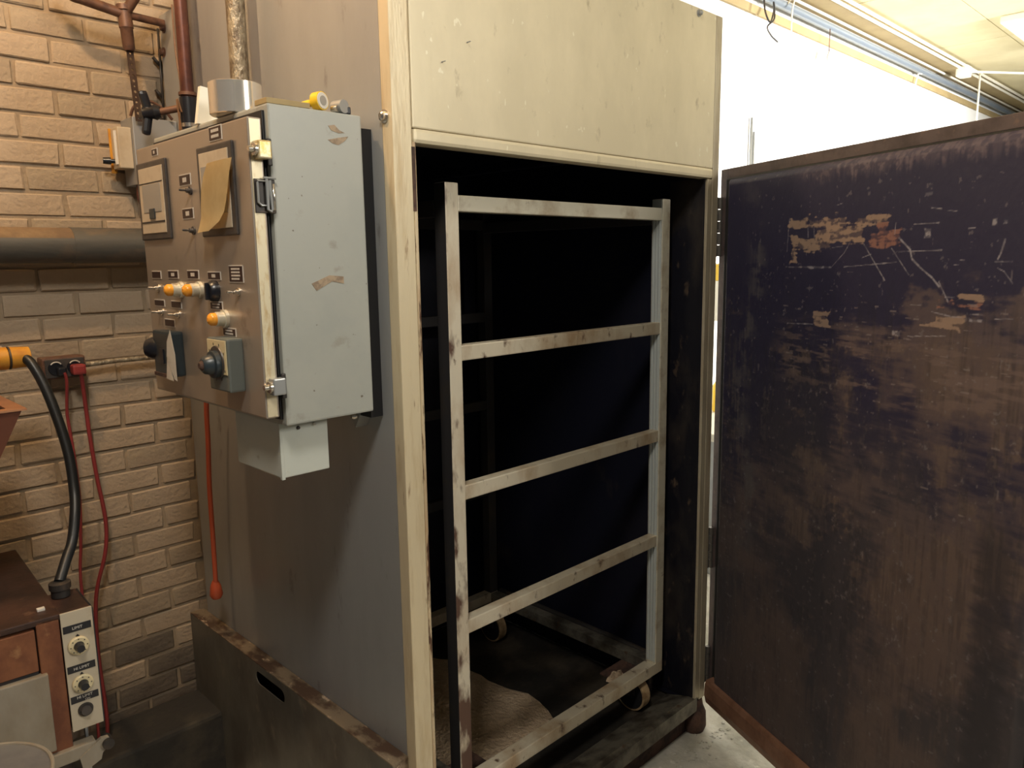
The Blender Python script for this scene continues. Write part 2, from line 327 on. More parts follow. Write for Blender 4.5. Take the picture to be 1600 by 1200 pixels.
# far clutter seen through the slit at the hinge
cr = thing('wooden_crate', 'slatted pale wooden crate seen through the slit beside the door', 'crate', (2.75, .86, 0))
for z in (.02, .16, .29, .42): box((2.45, .70, z), (3.05, .72, z + .07), .003).build('slat', 'wood', cr)
for x in (2.45, 2.72, 3.0): box((x, .72, 0.001), (x + .05, 1.04, .49), .003).build('post', 'wood', cr)
tb = thing('white_table', 'white work table standing behind the open door', 'table', (2.9, .85, 0))
box((2.35, .62, .70), (3.5, 1.1, .74), .004).build('tabletop', 'conduitwhite', tb)
for x in (2.38, 3.44):
    for y in (.65, 1.05): box((x, y, 0), (x + .035, y + .035, .70), .003).build('leg', 'zincgrey', tb)
yj = thing('yellow_jug', 'yellow plastic jug on the white table behind the door', 'jug', (2.9, .9, .741))
MB().lathe((2.9, .9, .741), (2.9, .9, .98), [(0, .07), (.05, .075), (.6, .075), (.85, .03), (1, .028)], 20).build('body', 'yellow', yj)
MB().cyl((2.9, .9, .98), (2.9, .9, 1.0), .032).build('cap', 'white', yj)
wb = thing('wall_cabinet', 'pale wall cabinet with a yellow side above the white table', 'cabinet', (3.2, 1.0, 1.3))
box((2.85, .93, 1.25), (3.6, 1.118, 1.47), .004).build('body', 'conduitwhite', wb)
box((2.85, .90, 1.47), (3.6, 1.118, 1.56), .004).build('door', 'yellow', wb)
# grimy curb and pipe on the brick wall
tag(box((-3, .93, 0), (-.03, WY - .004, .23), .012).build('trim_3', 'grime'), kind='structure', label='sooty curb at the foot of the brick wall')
dp = thing('wall_pipe', 'thick dusty horizontal pipe at eye level on the brick wall', 'pipe', (-1, 1.06, 1.655))
sooty_pipe = MB().tube([(-3, 1.045, 1.655), (-.03, 1.045, 1.655)], .046, 32).build('pipe', 'duct', dp)
sooty_pipe.data.materials.append(M['dust'])
for p in sooty_pipe.data.polygons:
    if p.normal.z > .30: p.material_index = 1
MB().tube([(-.30, 1.045, 1.655), (-.03, 1.045, 1.655)], .0475, 24).build('sleeve', 'duct', dp)
for x in (-1.6, -.07): MB().tube([(x, 1.045, 1.655), (x + .02, 1.045, 1.655)], .053, 20).box((x, 1.045, 1.65), (x + .02, WY, 1.66)).build('clamp', 'iron', dp)

# ================================================================== OVEN CABINET
X1 = 1.22; DY = 1.085; HT = 2.30; OX0 = .056; OX1 = 1.160; OZ0 = .13; OZ1 = 1.833
ov = thing('smokehouse_oven', 'tall walk-in stainless smokehouse oven with blackened inside and open door', 'oven', (.6, .5, 0))
box((0, .0302, .03), (.012, DY, HT), 0).build('side_panel', 'side', ov)
box((X1 - .012, .0302, .03), (X1, DY, HT - .01), 0).build('side_panel', 'side', ov)
box((.012, DY - .012, .03), (X1 - .012, DY, HT), 0).build('back_panel', 'side', ov)
box((.012, .012, HT - .02), (X1 - .012, DY, HT), 0).build('top_panel', 'side', ov)
box((-.0006, -.004, .02), (.047, .03, HT), .003).build('corner_post', 'post', ov)
box((.0475, -.0036, .13), (OX0, .006, OZ1 + .003), .002).build('jamb', 'jamb', ov)
box((1.186, -.004, .12), (X1, .03, HT + .0), .003).build('corner_post', 'post_right', ov)
box((OX1, -.0036, OZ0), (1.185, .006, OZ1 - .002), .002).build('jamb', 'post_right', ov)
hp = box((.049, -.004, OZ1 + .03), (1.1845, .02, HT + .0), .003).build('header_panel', 'header', ov)
tag(MB().box((.049, -.006, OZ1), (1.1845, .035, OZ1 + .03), .008).build('header_lip', 'header', ov), 'stained folded lip under the header panel')
def bolt(x, y, z, ax, parent, r=.007, m='zincgrey'):
    a = Vector((x, y, z)); d = Vector(ax)
    return MB().lathe(a, a + d * .012, [(0, r * 1.5), (.2, r * 1.5), (.21, r), (.8, r), (1, r * .6)], 12).build('bolt', m, parent)
bolt(1.087, -.004, 2.285, (0, -1, 0), ov); bolt(0, .02, 1.882, (-1, 0, 0), ov, .009, 'chrome')
bolt(0, 1.055, 2.262, (-1, 0, 0), ov, .009, 'brown'); bolt(0, 1.07, 2.20, (-1, 0, 0), ov, .009, 'brown')
for x, z in ((.20, 2.05), (.13, 2.0)): bolt(x, -.0035, z, (0, -1, 0), ov, .0011)
# inside lining
box((OX0 - .006, .007, OZ0 - .02), (OX0 - .002, 1.06, OZ1 + .12)).build('liner', 'cavity', ov)
box((OX1 + .002, .007, OZ0 - .02), (OX1 + .008, 1.06, OZ1 + .12)).build('liner', 'cavity', ov)
box((OX1 - .001, .008, OZ0), (OX1 + .0018, .13, OZ1), .001).build('liner_flange', 'cavity_edge', ov)
box((OX0, 1.05, OZ0 - .02), (OX1, 1.06, OZ1 + .12)).build('liner', 'cavity', ov)
box((OX0, .035, OZ1 + .12), (OX1, 1.06, OZ1 + .125)).build('liner', 'cavity', ov)
box((.3, .1, OZ1 + .06), (.34, 1.04, OZ1 + .09), .004).build('hanging_rail', 'cavity', ov)
box((.9, .1, OZ1 + .06), (.94, 1.04, OZ1 + .09), .004).build('hanging_rail', 'cavity', ov)
box((OX0, .03, .08), (OX1, 1.05, .105)).build('cavity_floor', 'cavfloor', ov)
# sill: sloped top and front lip
MB().prism([(OX0 - .006, .11, .105), (OX0 - .006, .02, .135), (OX0 - .006, -.004, .135), (OX0 - .006, -.004, .085), (OX0 - .006, .11, .085)], (OX1 - OX0 + .02, 0, 0)).build('sill', 'sill', ov)
box((.03, .03, .0), (1.19, .06, .085)).build('kick_plate', 'rust', ov)
MB().lathe((1.195, .02, .001), (1.195, .02, .118), [(0, .035), (.15, .042), (.6, .04), (.8, .03), (1, .026)], 14).build('foot', 'rust', ov)
box((OX0 - .012, -.0048, 1.70), (OX0 - .0035, -.0036, 1.826)).build('rust_strip', 'rust', ov)
MB().tube([(OX1 - .05, .15, .107), (OX1 - .045, .15, .20), (OX1 - .04, .165, .235), (OX1 - .035, .21, .25), (OX1 - .03, .9, .25)], .013, 14, smooth=5).build('bumper_rail', 'iron', ov)
MB().tube([(OX0 + .03, .15, .107), (OX0 + .03, .15, .20), (OX0 + .03, .165, .235), (OX0 + .03, .21, .25), (OX0 + .03, .9, .25)], .013, 14, smooth=5).build('bumper_rail', 'iron', ov)
tag(MB().tube([(.066, .04, 1.46), (.075, .06, 1.40), (.10, .10, 1.33), (.13, .13, 1.27)], .0018, 6, smooth=4).build('probe_wire', 'wire', ov), 'thin probe wire just inside the left jamb')
# dried grease on the floor
def blob(name, cx, cy, rx, ry, z, h, m, parent, seed, n=26, rings=9, rug=.35):
    r_ = random.Random(seed); bm = bmesh.new(); ph_ = [r_.uniform(0, 6.3) for _ in range(5)]
    cen = bm.verts.new((cx, cy, z + h)); prev = None
    for k in range(1, rings + 1):
        t = k / rings; ring = []
        for i in range(n):
            a = 2 * math.pi * i / n
            w = 1 + .10 * math.sin(2 * a + ph_[0]) + .07 * math.sin(3 * a + ph_[1]) + .05 * math.sin(5 * a + ph_[2]) + r_.uniform(-.03, .03)
            zz = z + h * max(0, (1 - t ** 4)) * (1 + rug * r_.uniform(-1, 1)) if k < rings else z
            ring.append(bm.verts.new((cx + rx * t * w * math.cos(a), cy + ry * t * w * math.sin(a), zz)))
        for i in range(n):
            j = (i + 1) % n
            f = bm.faces.new((cen, ring[i], ring[j])) if prev is None else bm.faces.new((prev[i], ring[i], ring[j], prev[j])); f.smooth = True
        prev = ring
    s = MB(); s.bm = bm; return s.build(name, m, parent)
g = blob('dried_grease', .55, .62, .30, .38, .1055, .010, 'grease', None, 5, n=44, rings=16, rug=.5)
tag(g, 'dried tan grease crust on the oven floor at left', 'grease', kind='stuff')
# ------------------------------------------------------------------ oven door
AN = math.radians(64.5); H = Vector((1.236, -.02, 0)); D = Vector((-math.cos(AN), -math.sin(AN), 0)); Nn = Vector((-math.sin(AN), math.cos(AN), 0))  # Nn: inner side
def dw(u, w, z): return H + D * u + Nn * w + Vector((0, 0, z))
def dbox(mb, u0, u1, w0, w1, z0, z1, bev=0.0):
    t = bmesh.new(); bmesh.ops.create_cube(t, size=1)
    for v in t.verts: v.co = Vector((u0 + (v.co.x + .5) * (u1 - u0), w0 + (v.co.y + .5) * (w1 - w0), z0 + (v.co.z + .5) * (z1 - z0)))
    if bev: bmesh.ops.bevel(t, geom=t.edges[:], offset=bev, segments=3, affect='EDGES', profile=.5)
    for v in t.verts: v.co = dw(*v.co)
    mb._add(t); return mb
UW = 1.14
door = dbox(MB(), -.016, UW, -.05, -.003, .125, 1.862, .006).build('door', 'doorskin', ov)
tr = dbox(MB(), -.018, .020, -.006, .006, .135, 1.863, .003)
tag(dbox(MB(), .020, UW, -.006, .006, 1.832, 1.863, .003).build('trim_strip', 'doortrim', door), 'brown metal trim along the top of the door')
tag(tr.build('trim_strip', 'doortrim', door), 'brown metal trim along the hinge side of the door')
dbox(MB(), UW - .035, UW + .002, -.006, .006, .125, 1.863, .003).build('trim_strip', 'doortrim', door)
dbox(MB(), .018, UW - .035, -.004, .014, .14, 1.834, .006).build('gasket', 'rubber', door)
lip = MB()
lip.prism([dw(.030, -.004, .112), dw(.030, .040, .122), dw(.030, .048, .150), dw(.030, .046, .192), dw(.030, .040, .204), dw(.030, -.004, .212)], D * (UW - .04))
tag(lip.build('bottom_lip', 'doorlip', door), 'copper brown lip along the bottom of the door')
# inner panel with a fine grid carrying the pattern of soot, rust and scratches as its own colour
def fbm(nx, ny, sx, sy, octs, seed):
    rg = np.random.default_rng(seed); out = np.zeros((ny, nx)); amp = 1; tot = 0
    for k in range(octs):
        gx = max(2, int(sx * 2 ** k)) + 1; gy = max(2, int(sy * 2 ** k)) + 1
        G = rg.random((gy, gx)); X = np.linspace(0, gx - 1.001, nx); Y = np.linspace(0, gy - 1.001, ny)
        xi = X.astype(int); yi = Y.astype(int); fx = X - xi; fy = Y - yi; fx = fx * fx * (3 - 2 * fx); fy = (fy * fy * (3 - 2 * fy))[:, None]
        a = G[yi][:, xi]; b = G[yi][:, xi + 1]; c = G[yi + 1][:, xi]; d = G[yi + 1][:, xi + 1]
        out += amp * ((a * (1 - fx) + b * fx) * (1 - fy) + (c * (1 - fx) + d * fx) * fy); tot += amp; amp *= .6
    return out / tot
NX, NY = 560, 820
U0, U1, V0, V1 = .044, 1.085, .205, 1.828
uu = np.linspace(U0, U1, NX)[None, :].repeat(NY, 0); vv = np.linspace(V0, V1, NY)[:, None].repeat(NX, 1)
def sst(x, a, b): t = np.clip((x - a) / (b - a), 0, 1); return t * t * (3 - 2 * t)
n1 = fbm(NX, NY, 4, 5, 6, 1); n2 = fbm(NX, NY, 14, 30, 5, 2); n3 = fbm(NX, NY, 60, 12, 4, 3); n4 = fbm(NX, NY, 9, 90, 3, 4); n5 = fbm(NX, NY, 3, 3, 5, 5)
colr = np.ones((NY, NX, 3)) * np.array([.030, .028, .055])
def mixc(mask, c):
    global colr
    colr = colr * (1 - mask[..., None]) + np.array(c) * mask[..., None]
nv = fbm(NX, NY, 110, 9, 3, 11); nf = fbm(NX, NY, 90, 130, 3, 12); nh = fbm(NX, NY, 16, 160, 3, 13)
mixc(sst(1.30 - vv + (n5 - .5) * .7, -.1, .5) * .9, (.062, .056, .054))                    # lower: greyer brown
mixc(sst(n1 + .18 * sst(uu, .2, .9) - .28 * np.abs(vv - 1.12) - .6 * sst(vv + (n2 - .5) * .35, 1.40, 1.60) + .30 * (n2 - .5) + .25 * (nh - .5), .40, .66) * .8, (.128, .096, .083))
mixc(sst(n2 + .7 * (n1 - .5) + .35 * (nf - .5) - .7 * sst(vv, 1.36, 1.52) - .3 * sst(.5 - uu, 0, .4) - .25 * sst(.9 - vv, 0, .4), .46, .66) * .65, (.165, .120, .085))
mixc(sst(n1 + .22 * sst(.75 - vv, 0, .5) + .14 * sst(uu, .5, 1.0) - .7 * sst(vv + (n2 - .5) * .35, 1.30, 1.60) + .3 * (nv - .5), .50, .80) * .70, (.135, .098, .074))
mixc(sst(nv * .6 + n2 * .4, .50, .64) * .35 * sst(1.6 - vv, 0, .2), (.024, .024, .028))
mixc(sst(nv * .5 + nf * .5, .56, .70) * .30 * sst(1.5 - vv, 0, .3), (.15, .125, .105))
mixc(sst(nh * .55 + n2 * .45, .52, .62) * .55 * sst(1.42 - np.abs(vv - 1.34) * 5, .8, 1.3) * sst(uu, .25, .4), (.20, .145, .115))
mixc(np.exp(-((uu - (.17 + .035 * np.sin(vv * 9) + (n2 - .5) * .06)) / .035) ** 2) * sst(n2 + .4 * (nv - .5), .40, .62) * sst(1.72 - np.abs(vv - 1.2), .95, 1.4) * .6, (.13, .12, .105))
mixc(sst(vv + (nv - .5) * .05, 1.775, 1.81) * sst(uu, .25, .6) * (.35 + .5 * sst(nf, .45, .6)), (.17, .13, .13))
mixc(sst(nf, .755, .80) * .45, (.20, .18, .17))
RECTS = [((0.337, 1.699), (0.41, 1.67), 0), ((0.408, 1.694), (0.547, 1.663), 0), ((0.443, 1.669), (0.603, 1.63), 0), ((0.574, 1.69), (0.674, 1.669), 0), ((0.64, 1.673), (0.676, 1.64), 1), ((0.619, 1.655), (0.71, 1.619), 1), ((0.644, 1.624), (0.672, 1.613), 1), ((0.366, 1.637), (0.498, 1.613), 0), ((0.351, 1.651), (0.37, 1.583), 0), ((0.329, 1.572), (0.504, 1.567), 2), ((0.825, 1.497), (0.921, 1.49), 1), ((0.872, 1.518), (0.921, 1.509), 0), ((0.777, 1.45), (0.876, 1.443), 0), ((0.818, 1.469), (0.882, 1.451), 0), ((0.897, 1.479), (0.928, 1.476), 2), ((0.898, 1.468), (0.927, 1.462), 2), ((0.448, 1.454), (0.499, 1.426), 0), ((0.704, 1.428), (0.727, 1.416), 2), ((0.773, 1.653), (0.791, 1.632), 2), ((0.931, 1.666), (0.943, 1.653), 2), ((0.955, 1.663), (0.965, 1.654), 2), ((0.768, 1.73), (0.788, 1.721), 2)]
SCR = [[(0.706, 1.636), (0.739, 1.609), (0.745, 1.589), (0.775, 1.566), (0.8, 1.55), (0.82, 1.531)], [(0.819, 1.54), (0.845, 1.5)], [(0.603, 1.625), (0.673, 1.541)], [(0.687, 1.613), (0.74, 1.554)], [(0.707, 1.605), (0.821, 1.607)], [(0.745, 1.664), (0.808, 1.664)], [(0.695, 1.67), (0.693, 1.643)], [(0.787, 1.696), (0.813, 1.692)], [(0.828, 1.688), (0.85, 1.685)], [(0.944, 1.583), (0.981, 1.583)], [(0.962, 1.625), (0.955, 1.599), (0.95, 1.588)], [(0.56, 1.63), (0.542, 1.605), (0.504, 1.573)], [(0.601, 1.593), (0.628, 1.601)], [(0.337, 1.699), (0.332, 1.611)], [(0.508, 1.72), (0.528, 1.724)], [(0.514, 1.739), (0.516, 1.73)], [(0.544, 1.571), (0.704, 1.582)], [(0.806, 1.477), (0.852, 1.47), (0.88, 1.47)], [(0.345, 1.419), (0.444, 1.424)], [(0.747, 1.419), (0.844, 1.428)], [(0.954, 1.471), (0.992, 1.474)], [(0.75, 1.489), (0.778, 1.49)], [(0.837, 1.509), (0.859, 1.51)], [(0.881, 1.649), (0.895, 1.65)], [(0.866, 1.586), (0.875, 1.586)], [(0.853, 1.576), (0.864, 1.576)], [(0.41, 1.67), (0.412, 1.645)], [(0.432, 1.67), (0.435, 1.644)], [(0.951, 1.57), (0.965, 1.564), (0.985, 1.541)], [(0.5, 1.618), (0.536, 1.621)]]
PC = [(.33, .235, .155), (.27, .135, .095), (.34, .32, .30)]
for (a, b, t) in RECTS:
    x0, x1 = sorted((a[0], b[0])); z0, z1 = sorted((a[1], b[1]))
    e = .006 if t < 2 else .001
    m = sst(np.minimum(np.minimum(uu - x0, x1 - uu), np.minimum(vv - z0, z1 - vv)) + (nh - .5) * e * 5 + (nf - .5) * e * 2, -.001, .0025)
    m = m * ((.25 + .7 * sst(nh * .55 + nf * .45, .42, .54)) if t < 2 else .25 + .6 * sst(nf, .48, .56))
    mixc(m, PC[t])
for si, s in enumerate(SCR):
    wd = .0024 if si in (0, 10) else .0012
    for (ax, az), (bx, bz) in zip(s, s[1:]):
        dx, dz = bx - ax, bz - az; L2 = dx * dx + dz * dz + 1e-12
        t = np.clip(((uu - ax) * dx + (vv - az) * dz) / L2, 0, 1)
        d = np.hypot(uu - ax - t * dx, vv - az - t * dz)
        mixc(sst(wd - d + (n3 - .5) * .002, -.0006, .0012) * (.35 + .5 * sst(nf, .4, .6)), (.36, .34, .32))
rg = np.random.default_rng(9)
for i in range(90):                                                    # fine horizontal nicks below the patches
    a = rg.uniform(.32, 1.05); z = rg.uniform(1.30, 1.50) if i < 70 else rg.uniform(1.0, 1.7); L = rg.uniform(.004, .022)
    m = ((uu > a) & (uu < a + L) & (np.abs(vv - z) < .0014)).astype(float) * .5 * sst(nf, .3, .5)
    mixc(m, (.26, .22, .19))
# dark drip column near the right
mixc(sst(.06 - np.abs(uu - 1.0 + (n4 - .5) * .06), 0, .04) * sst(1.1 - vv, 0, .1) * .6, (.026, .026, .030))
def face_w(u, v):                                                       # rounded pan edge
    e = min(u - U0, U1 - u, v - V0 + .02, V1 - v)
    return .014 + .018 * (1 - max(0, 1 - e / .022) ** 2) if e > 0 else .014
D3 = np.array(D); N3 = np.array(Nn); H3 = np.array(H)
ed = np.minimum(np.minimum(uu - U0, U1 - uu), V1 - vv); wdep = .014 + .016 * (1 - np.clip(1 - ed / .02, 0, 1) ** 2) + (n5 - .5) * .0012
P3 = H3[None, None] + D3 * uu[..., None] + N3 * wdep[..., None] + np.array([0, 0, 1.0]) * vv[..., None]
me = bpy.data.meshes.new('inner_panel')
idx = np.arange(NX * NY).reshape(NY, NX)
F = np.stack([idx[:-1, :-1], idx[:-1, 1:], idx[1:, 1:], idx[1:, :-1]], -1).reshape(-1, 4)
me.vertices.add(NX * NY); me.vertices.foreach_set('co', P3.astype(np.float32).ravel())
me.loops.add(F.size); me.loops.foreach_set('vertex_index', F.ravel().astype(np.int32))
me.polygons.add(len(F)); me.polygons.foreach_set('loop_start', np.arange(0, F.size, 4, dtype=np.int32)); me.polygons.foreach_set('loop_total', np.full(len(F), 4, np.int32))
me.polygons.foreach_set('use_smooth', np.ones(len(F), bool)); me.update(calc_edges=True); me.validate()
colr = colr * np.array([.84, .84, 1.0])
ca = me.color_attributes.new('Col', 'FLOAT_COLOR', 'POINT'); ca.data.foreach_set('color', np.concatenate([colr, np.ones((NY, NX, 1))], -1).astype(np.float32).ravel())
me.materials.append(M['doorpanel'])
pn = bpy.data.objects.new('inner_panel', me); COL.objects.link(pn); attach(pn, door); tag(pn, 'sooty dark inner door panel with scratches and rust brown patches')
# hinges
for z0, z1 in ((1.60, 1.78), (.58, .72), (.17, .30)):
    hb = MB(); n = 5
    for k in range(n): a = z0 + (z1 - z0) * k / n; hb.tube([(1.232, -.006, a + .001), (1.232, -.006, a + (z1 - z0) / n - .001)], .0075 if k % 2 else .0085, 12)
    hb.box((1.2195, -.004, z0), (1.2225, .04, z1)); hb.build('hinge', 'hinge', door)

# ------------------------------------------------------------------ rack
RX0, RX1, RY0, RY1, T = .207, 1.104, .09, .93, .040
ra = thing('smoke_rack', 'pale square-tube rack on casters standing inside the oven', 'rack', (.66, .5, .105))
RB = .225; RT = 1.775
def post(x, y, m='rack'): return box((x, y, RB + .0385), (x + T, y + T, RT), .003).build('post', m, ra)
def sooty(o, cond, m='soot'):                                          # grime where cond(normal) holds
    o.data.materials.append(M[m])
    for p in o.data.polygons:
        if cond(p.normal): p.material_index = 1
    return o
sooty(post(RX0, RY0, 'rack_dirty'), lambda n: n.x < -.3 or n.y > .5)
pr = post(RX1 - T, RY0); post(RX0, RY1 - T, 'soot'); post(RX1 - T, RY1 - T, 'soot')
box((RX1 - T - .0008, RY0 + .003, RB + .045), (RX1 - T, RY0 + T - .003, RT - .003)).build('channel_face', 'channel', ra)
for i in range(3):                                                     # ribs on the inner face of the right post
    box((RX1 - T - .0032, RY0 + .008 + i * .011, RB + .05), (RX1 - T - .0006, RY0 + .0125 + i * .011, RT - .06), .0008).build('channel_rib', 'channel', ra)
ZS = [(1.748, 'rack'), (1.402, 'rack_stain'), (1.060, 'rack_stain'), (.712, 'rack_stain')]
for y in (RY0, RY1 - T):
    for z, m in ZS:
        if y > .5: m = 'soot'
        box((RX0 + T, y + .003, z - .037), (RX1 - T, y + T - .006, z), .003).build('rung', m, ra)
    box((RX0, y, RB), (RX1, y + T, RB + .040), .003).build('base_bar', 'rack_stain', ra)
for x in (RX0, RX1 - T):
    box((x, RY0 + T, RB), (x + T, RY1 - T, RB + .038), .003).build('base_bar', 'sill', ra)
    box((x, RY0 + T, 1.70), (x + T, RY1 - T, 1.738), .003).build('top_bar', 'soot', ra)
for x, y in ((RX0 + .02, RY0 + .02), (RX1 - .16, RY0 + .02), (RX0 + .02, RY1 - .14), (RX1 - .16, RY1 - .14)):
    box((x, y, RB - .004), (x + .14, y + .12, RB + .002), .001).build('caster_plate', 'rust', ra)
    cx, cy = x + .07, y + .035
    c = MB().box((cx - .028, cy - .025, RB - .055), (cx - .023, cy + .025, RB - .004)).box((cx + .023, cy - .025, RB - .055), (cx + .028, cy + .025, RB - .004)).box((cx - .028, cy - .025, RB - .012), (cx + .028, cy + .025, RB - .004)).build('caster', 'iron', ra)
    MB().lathe((cx - .0175, cy, .165), (cx + .0175, cy, .165), [(0, .050), (.01, .0585), (.99, .0585), (1, .050)], 32).build('wheel', 'wheel', c)
    MB().lathe((cx - .0185, cy, .165), (cx + .0185, cy, .165), [(0, .052), (1, .052)], 28).build('hub', 'rubber', c)
    MB().cyl((cx - .031, cy, .165), (cx + .031, cy, .165), .006, 10).build('axle', 'iron', c)
blobp = blob('rust_lump', .955, .17, .035, .028, RB + .002, .014, M['grease'], ra, 8, n=18, rings=6, rug=.8)

# ------------------------------------------------------------------ guard at the foot of the side panel
gd = thing('base_guard', 'low stained steel guard box with a handhold along the oven foot', 'guard', (-.025, .6, 0))
gx0, gx1, gy0, gy1, gz = -.045, -.001, .025, 1.115, .492
bm = bmesh.new()
def slot_panel(x, y0, y1, z0, z1, sy, sz, sl, sr, th):
    # rectangle with a stadium-shaped hole, extruded in +x
    n = 10; hole = []
    for k in range(n + 1): a = -math.pi / 2 + math.pi * k / n; hole.append((sy + sl / 2 + sr * math.cos(a), sz + sr * math.sin(a)))
    for k in range(n + 1): a = math.pi / 2 + math.pi * k / n; hole.append((sy - sl / 2 + sr * math.cos(a), sz + sr * math.sin(a)))
    m_ = len(hole); out = []
    for (hy, hz) in hole:
        dy, dz = hy - sy, hz - sz; c = []
        if dy > 1e-9: c.append((y1 - sy) / dy)
        if dy < -1e-9: c.append((y0 - sy) / dy)
        if dz > 1e-9: c.append((z1 - sz) / dz)
        if dz < -1e-9: c.append((z0 - sz) / dz)
        t = min(c); out.append((sy + dy * t, sz + dz * t))
    # snap to corners
    for (cy_, cz_) in ((y0, z0), (y0, z1), (y1, z0), (y1, z1)):
        k = min(range(m_), key=lambda i: (math.atan2(out[i][1] - sz, out[i][0] - sy) - math.atan2(cz_ - sz, cy_ - sy)) ** 2); out[k] = (cy_, cz_)
    L = []
    for xx in (x, x + th):
        L.append(([bm.verts.new((xx, *h)) for h in hole], [bm.verts.new((xx, *o_)) for o_ in out]))
    for k in range(m_):
        j = (k + 1) % m_
        for (h, o_) in L: bm.faces.new((h[k], h[j], o_[j], o_[k]))
        bm.faces.new((L[0][0][k], L[0][0][j], L[1][0][j], L[1][0][k])); bm.faces.new((L[0][1][k], L[0][1][j], L[1][1][j], L[1][1][k]))
slot_panel(gx0, gy0, gy1, .005, gz, .592, .452, .125, .019, .003)
s = MB(); s.bm = bm; s.build('front_plate', 'guard', gd)
box((gx0, gy0, gz), (gx1, gy1, gz + .004), .001).build('top_plate', 'guardtop', gd)
box((gx0 + .003, gy0, .005), (gx1, gy0 + .003, gz)).build('end_plate', 'guardtop', gd)
box((gx0 + .003, gy1 - .003, .005), (gx1, gy1, gz)).build('end_plate', 'guard', gd)
box((-.012, gy0 + .003, .005), (-.006, gy1 - .003, gz - .001)).build('back_plate', 'ovdark', gd)

# ================================================================== CONTROL BOX
XB0, XB1, YB0, YB1, ZB0, ZB1 = -.230, -.030, .058, .596, 1.291, 1.885
cb = thing('control_box', 'grey electrical control box on the oven side with brushed lid of switches', 'control box', (-.13, .33, ZB0))
box((XB0, YB0, ZB0), (XB1, YB1, ZB1), .004).build('enclosure', 'boxgrey', cb)
box((XB0 - .005, YB0 + .012, ZB0 + .012), (XB0, YB1 - .012, ZB1 - .012)).build('gasket', 'rubber', cb)
LX = -.2705; LZ0, LZ1 = 1.311, 1.857
lid = box((LX, YB0, LZ0), (XB0 - .013, YB1, LZ1), .003).build('lid', 'lid', cb)
tag(box((LX + .003, YB0 - .0012, LZ0 + .003), (-.2475, YB0, LZ1 - .003), .0004).build('lid_edge', 'lidedge', lid), 'pale stained folded edge of the lid')
box((XB1, YB0 + .010, 1.275), (-.0005, YB1 - .01, ZB1 - .022)).build('gap_shade_plate', 'rubber', cb)  # black slab added to stand in for the shade in the mounting gap
for z in (1.35, 1.82):
    for y in (.15, .5): box((XB1, y, z), (-.0005, y + .05, z + .04), .002).build('mounting_bracket', 'iron', cb)
# paint chips on the visible side
def patch(pts, y, m, parent, name='paint_chip'):
    return MB().prism([(x, y, z) for x, z in pts], (0, -.0007, 0)).build(name, m, parent)
patch([(-.108, 1.832), (-.083, 1.838), (-.062, 1.842), (-.070, 1.833), (-.085, 1.824), (-.098, 1.826)], YB0, 'boxpatch', cb)
patch([(-.106, 1.858), (-.092, 1.861), (-.082, 1.852), (-.07, 1.848), (-.083, 1.846), (-.10, 1.85)], YB0, 'boxpatch', cb)
patch([(-.160, 1.560), (-.120, 1.575), (-.088, 1.572), (-.088, 1.558), (-.115, 1.563), (-.150, 1.546)], YB0, 'boxpatch', cb)
# lid clamps and hasp
def clamp(z, m):
    c = box((-.262, YB0 - .020, z - .016), (-.236, YB0 + .0, z + .016), .003).build('clamp', m, cb)
    MB().lathe((-.2625, YB0 - .010, z), (-.2765, YB0 - .010, z), [(0, .011), (.35, .011), (.4, .006), (1, .005)], 14).build('screw', 'chrome', c)
    box((-.237, YB0 - .005, z - .026), (-.228, YB0, z + .022), .002).build('tab', 'iron', c)
clamp(1.800, 'zinc'); clamp(1.372, 'zincgrey')
hs = box((-.266, YB0 - .004, 1.690), (-.226, YB0 - .0012, 1.750), .001).build('hasp', 'iron', cb)
MB().tube([(-.262, YB0 - .008, 1.744), (-.262, YB0 - .008, 1.708), (-.256, YB0 - .008, 1.703), (-.243, YB0 - .008, 1.703), (-.241, YB0 - .008, 1.746), (-.262, YB0 - .008, 1.746)], .0022, 8).tube([(-.250, YB0 - .008, 1.752), (-.226, YB0 - .008, 1.752)], .0022, 8).build('wire_loop', 'zincgrey', hs)
MB().tube([(-.2445, YB0 - .009, 1.750), (-.2445, YB0 - .009, 1.696), (-.239, YB0 - .009, 1.692), (-.236, YB0 - .009, 1.697), (-.2385, YB0 - .009, 1.748)], .0028, 8).build('hook', 'zincgrey', hs)
MB().tube([(-.231, YB0 - .007, 1.742), (-.231, YB0 - .007, 1.695)], .0028, 8).build('pin', 'chrome', hs)
# gauges
def gauge(y0, y1, z0, z1, label):
    g_ = box((LX - .006, y0, z0), (LX, y1, z1), .003).build('gauge', 'bezel', lid); tag(g_, label)
    return g_
g1 = gauge(.425, .590, 1.655, 1.823, 'left panel gauge with a dark thumb tab')
g2 = gauge(.113, .266, 1.653, 1.823, 'right panel gauge half hidden by a paper note')
sub = cb
def lidpart(mb, name, m, label=None):
    o_ = mb.build(name, m, lid)
    if label: tag(o_, label)
    return o_
lidpart(box((LX - .0078, .440, 1.669), (LX - .004, .574, 1.810), .001), 'gauge_face', 'dial')
lidpart(box((LX - .0088, .456, 1.714), (LX - .0076, .556, 1.774), .0005), 'gauge_window', 'dialgrey')
lidpart(box((LX - .0090, .442, 1.692), (LX - .0076, .572, 1.6950)), 'gauge_slot', 'black')
lidpart(box((LX - .0084, .442, 1.776), (LX - .0076, .572, 1.778)), 'gauge_slot', 'rubber')
lidpart(box((LX - .0105, .492, 1.700), (LX - .0078, .522, 1.722), .001), 'thumb_tab', 'navy')
lidpart(box((LX - .0078, .128, 1.667), (LX - .004, .252, 1.811), .001), 'gauge_face', 'dial')
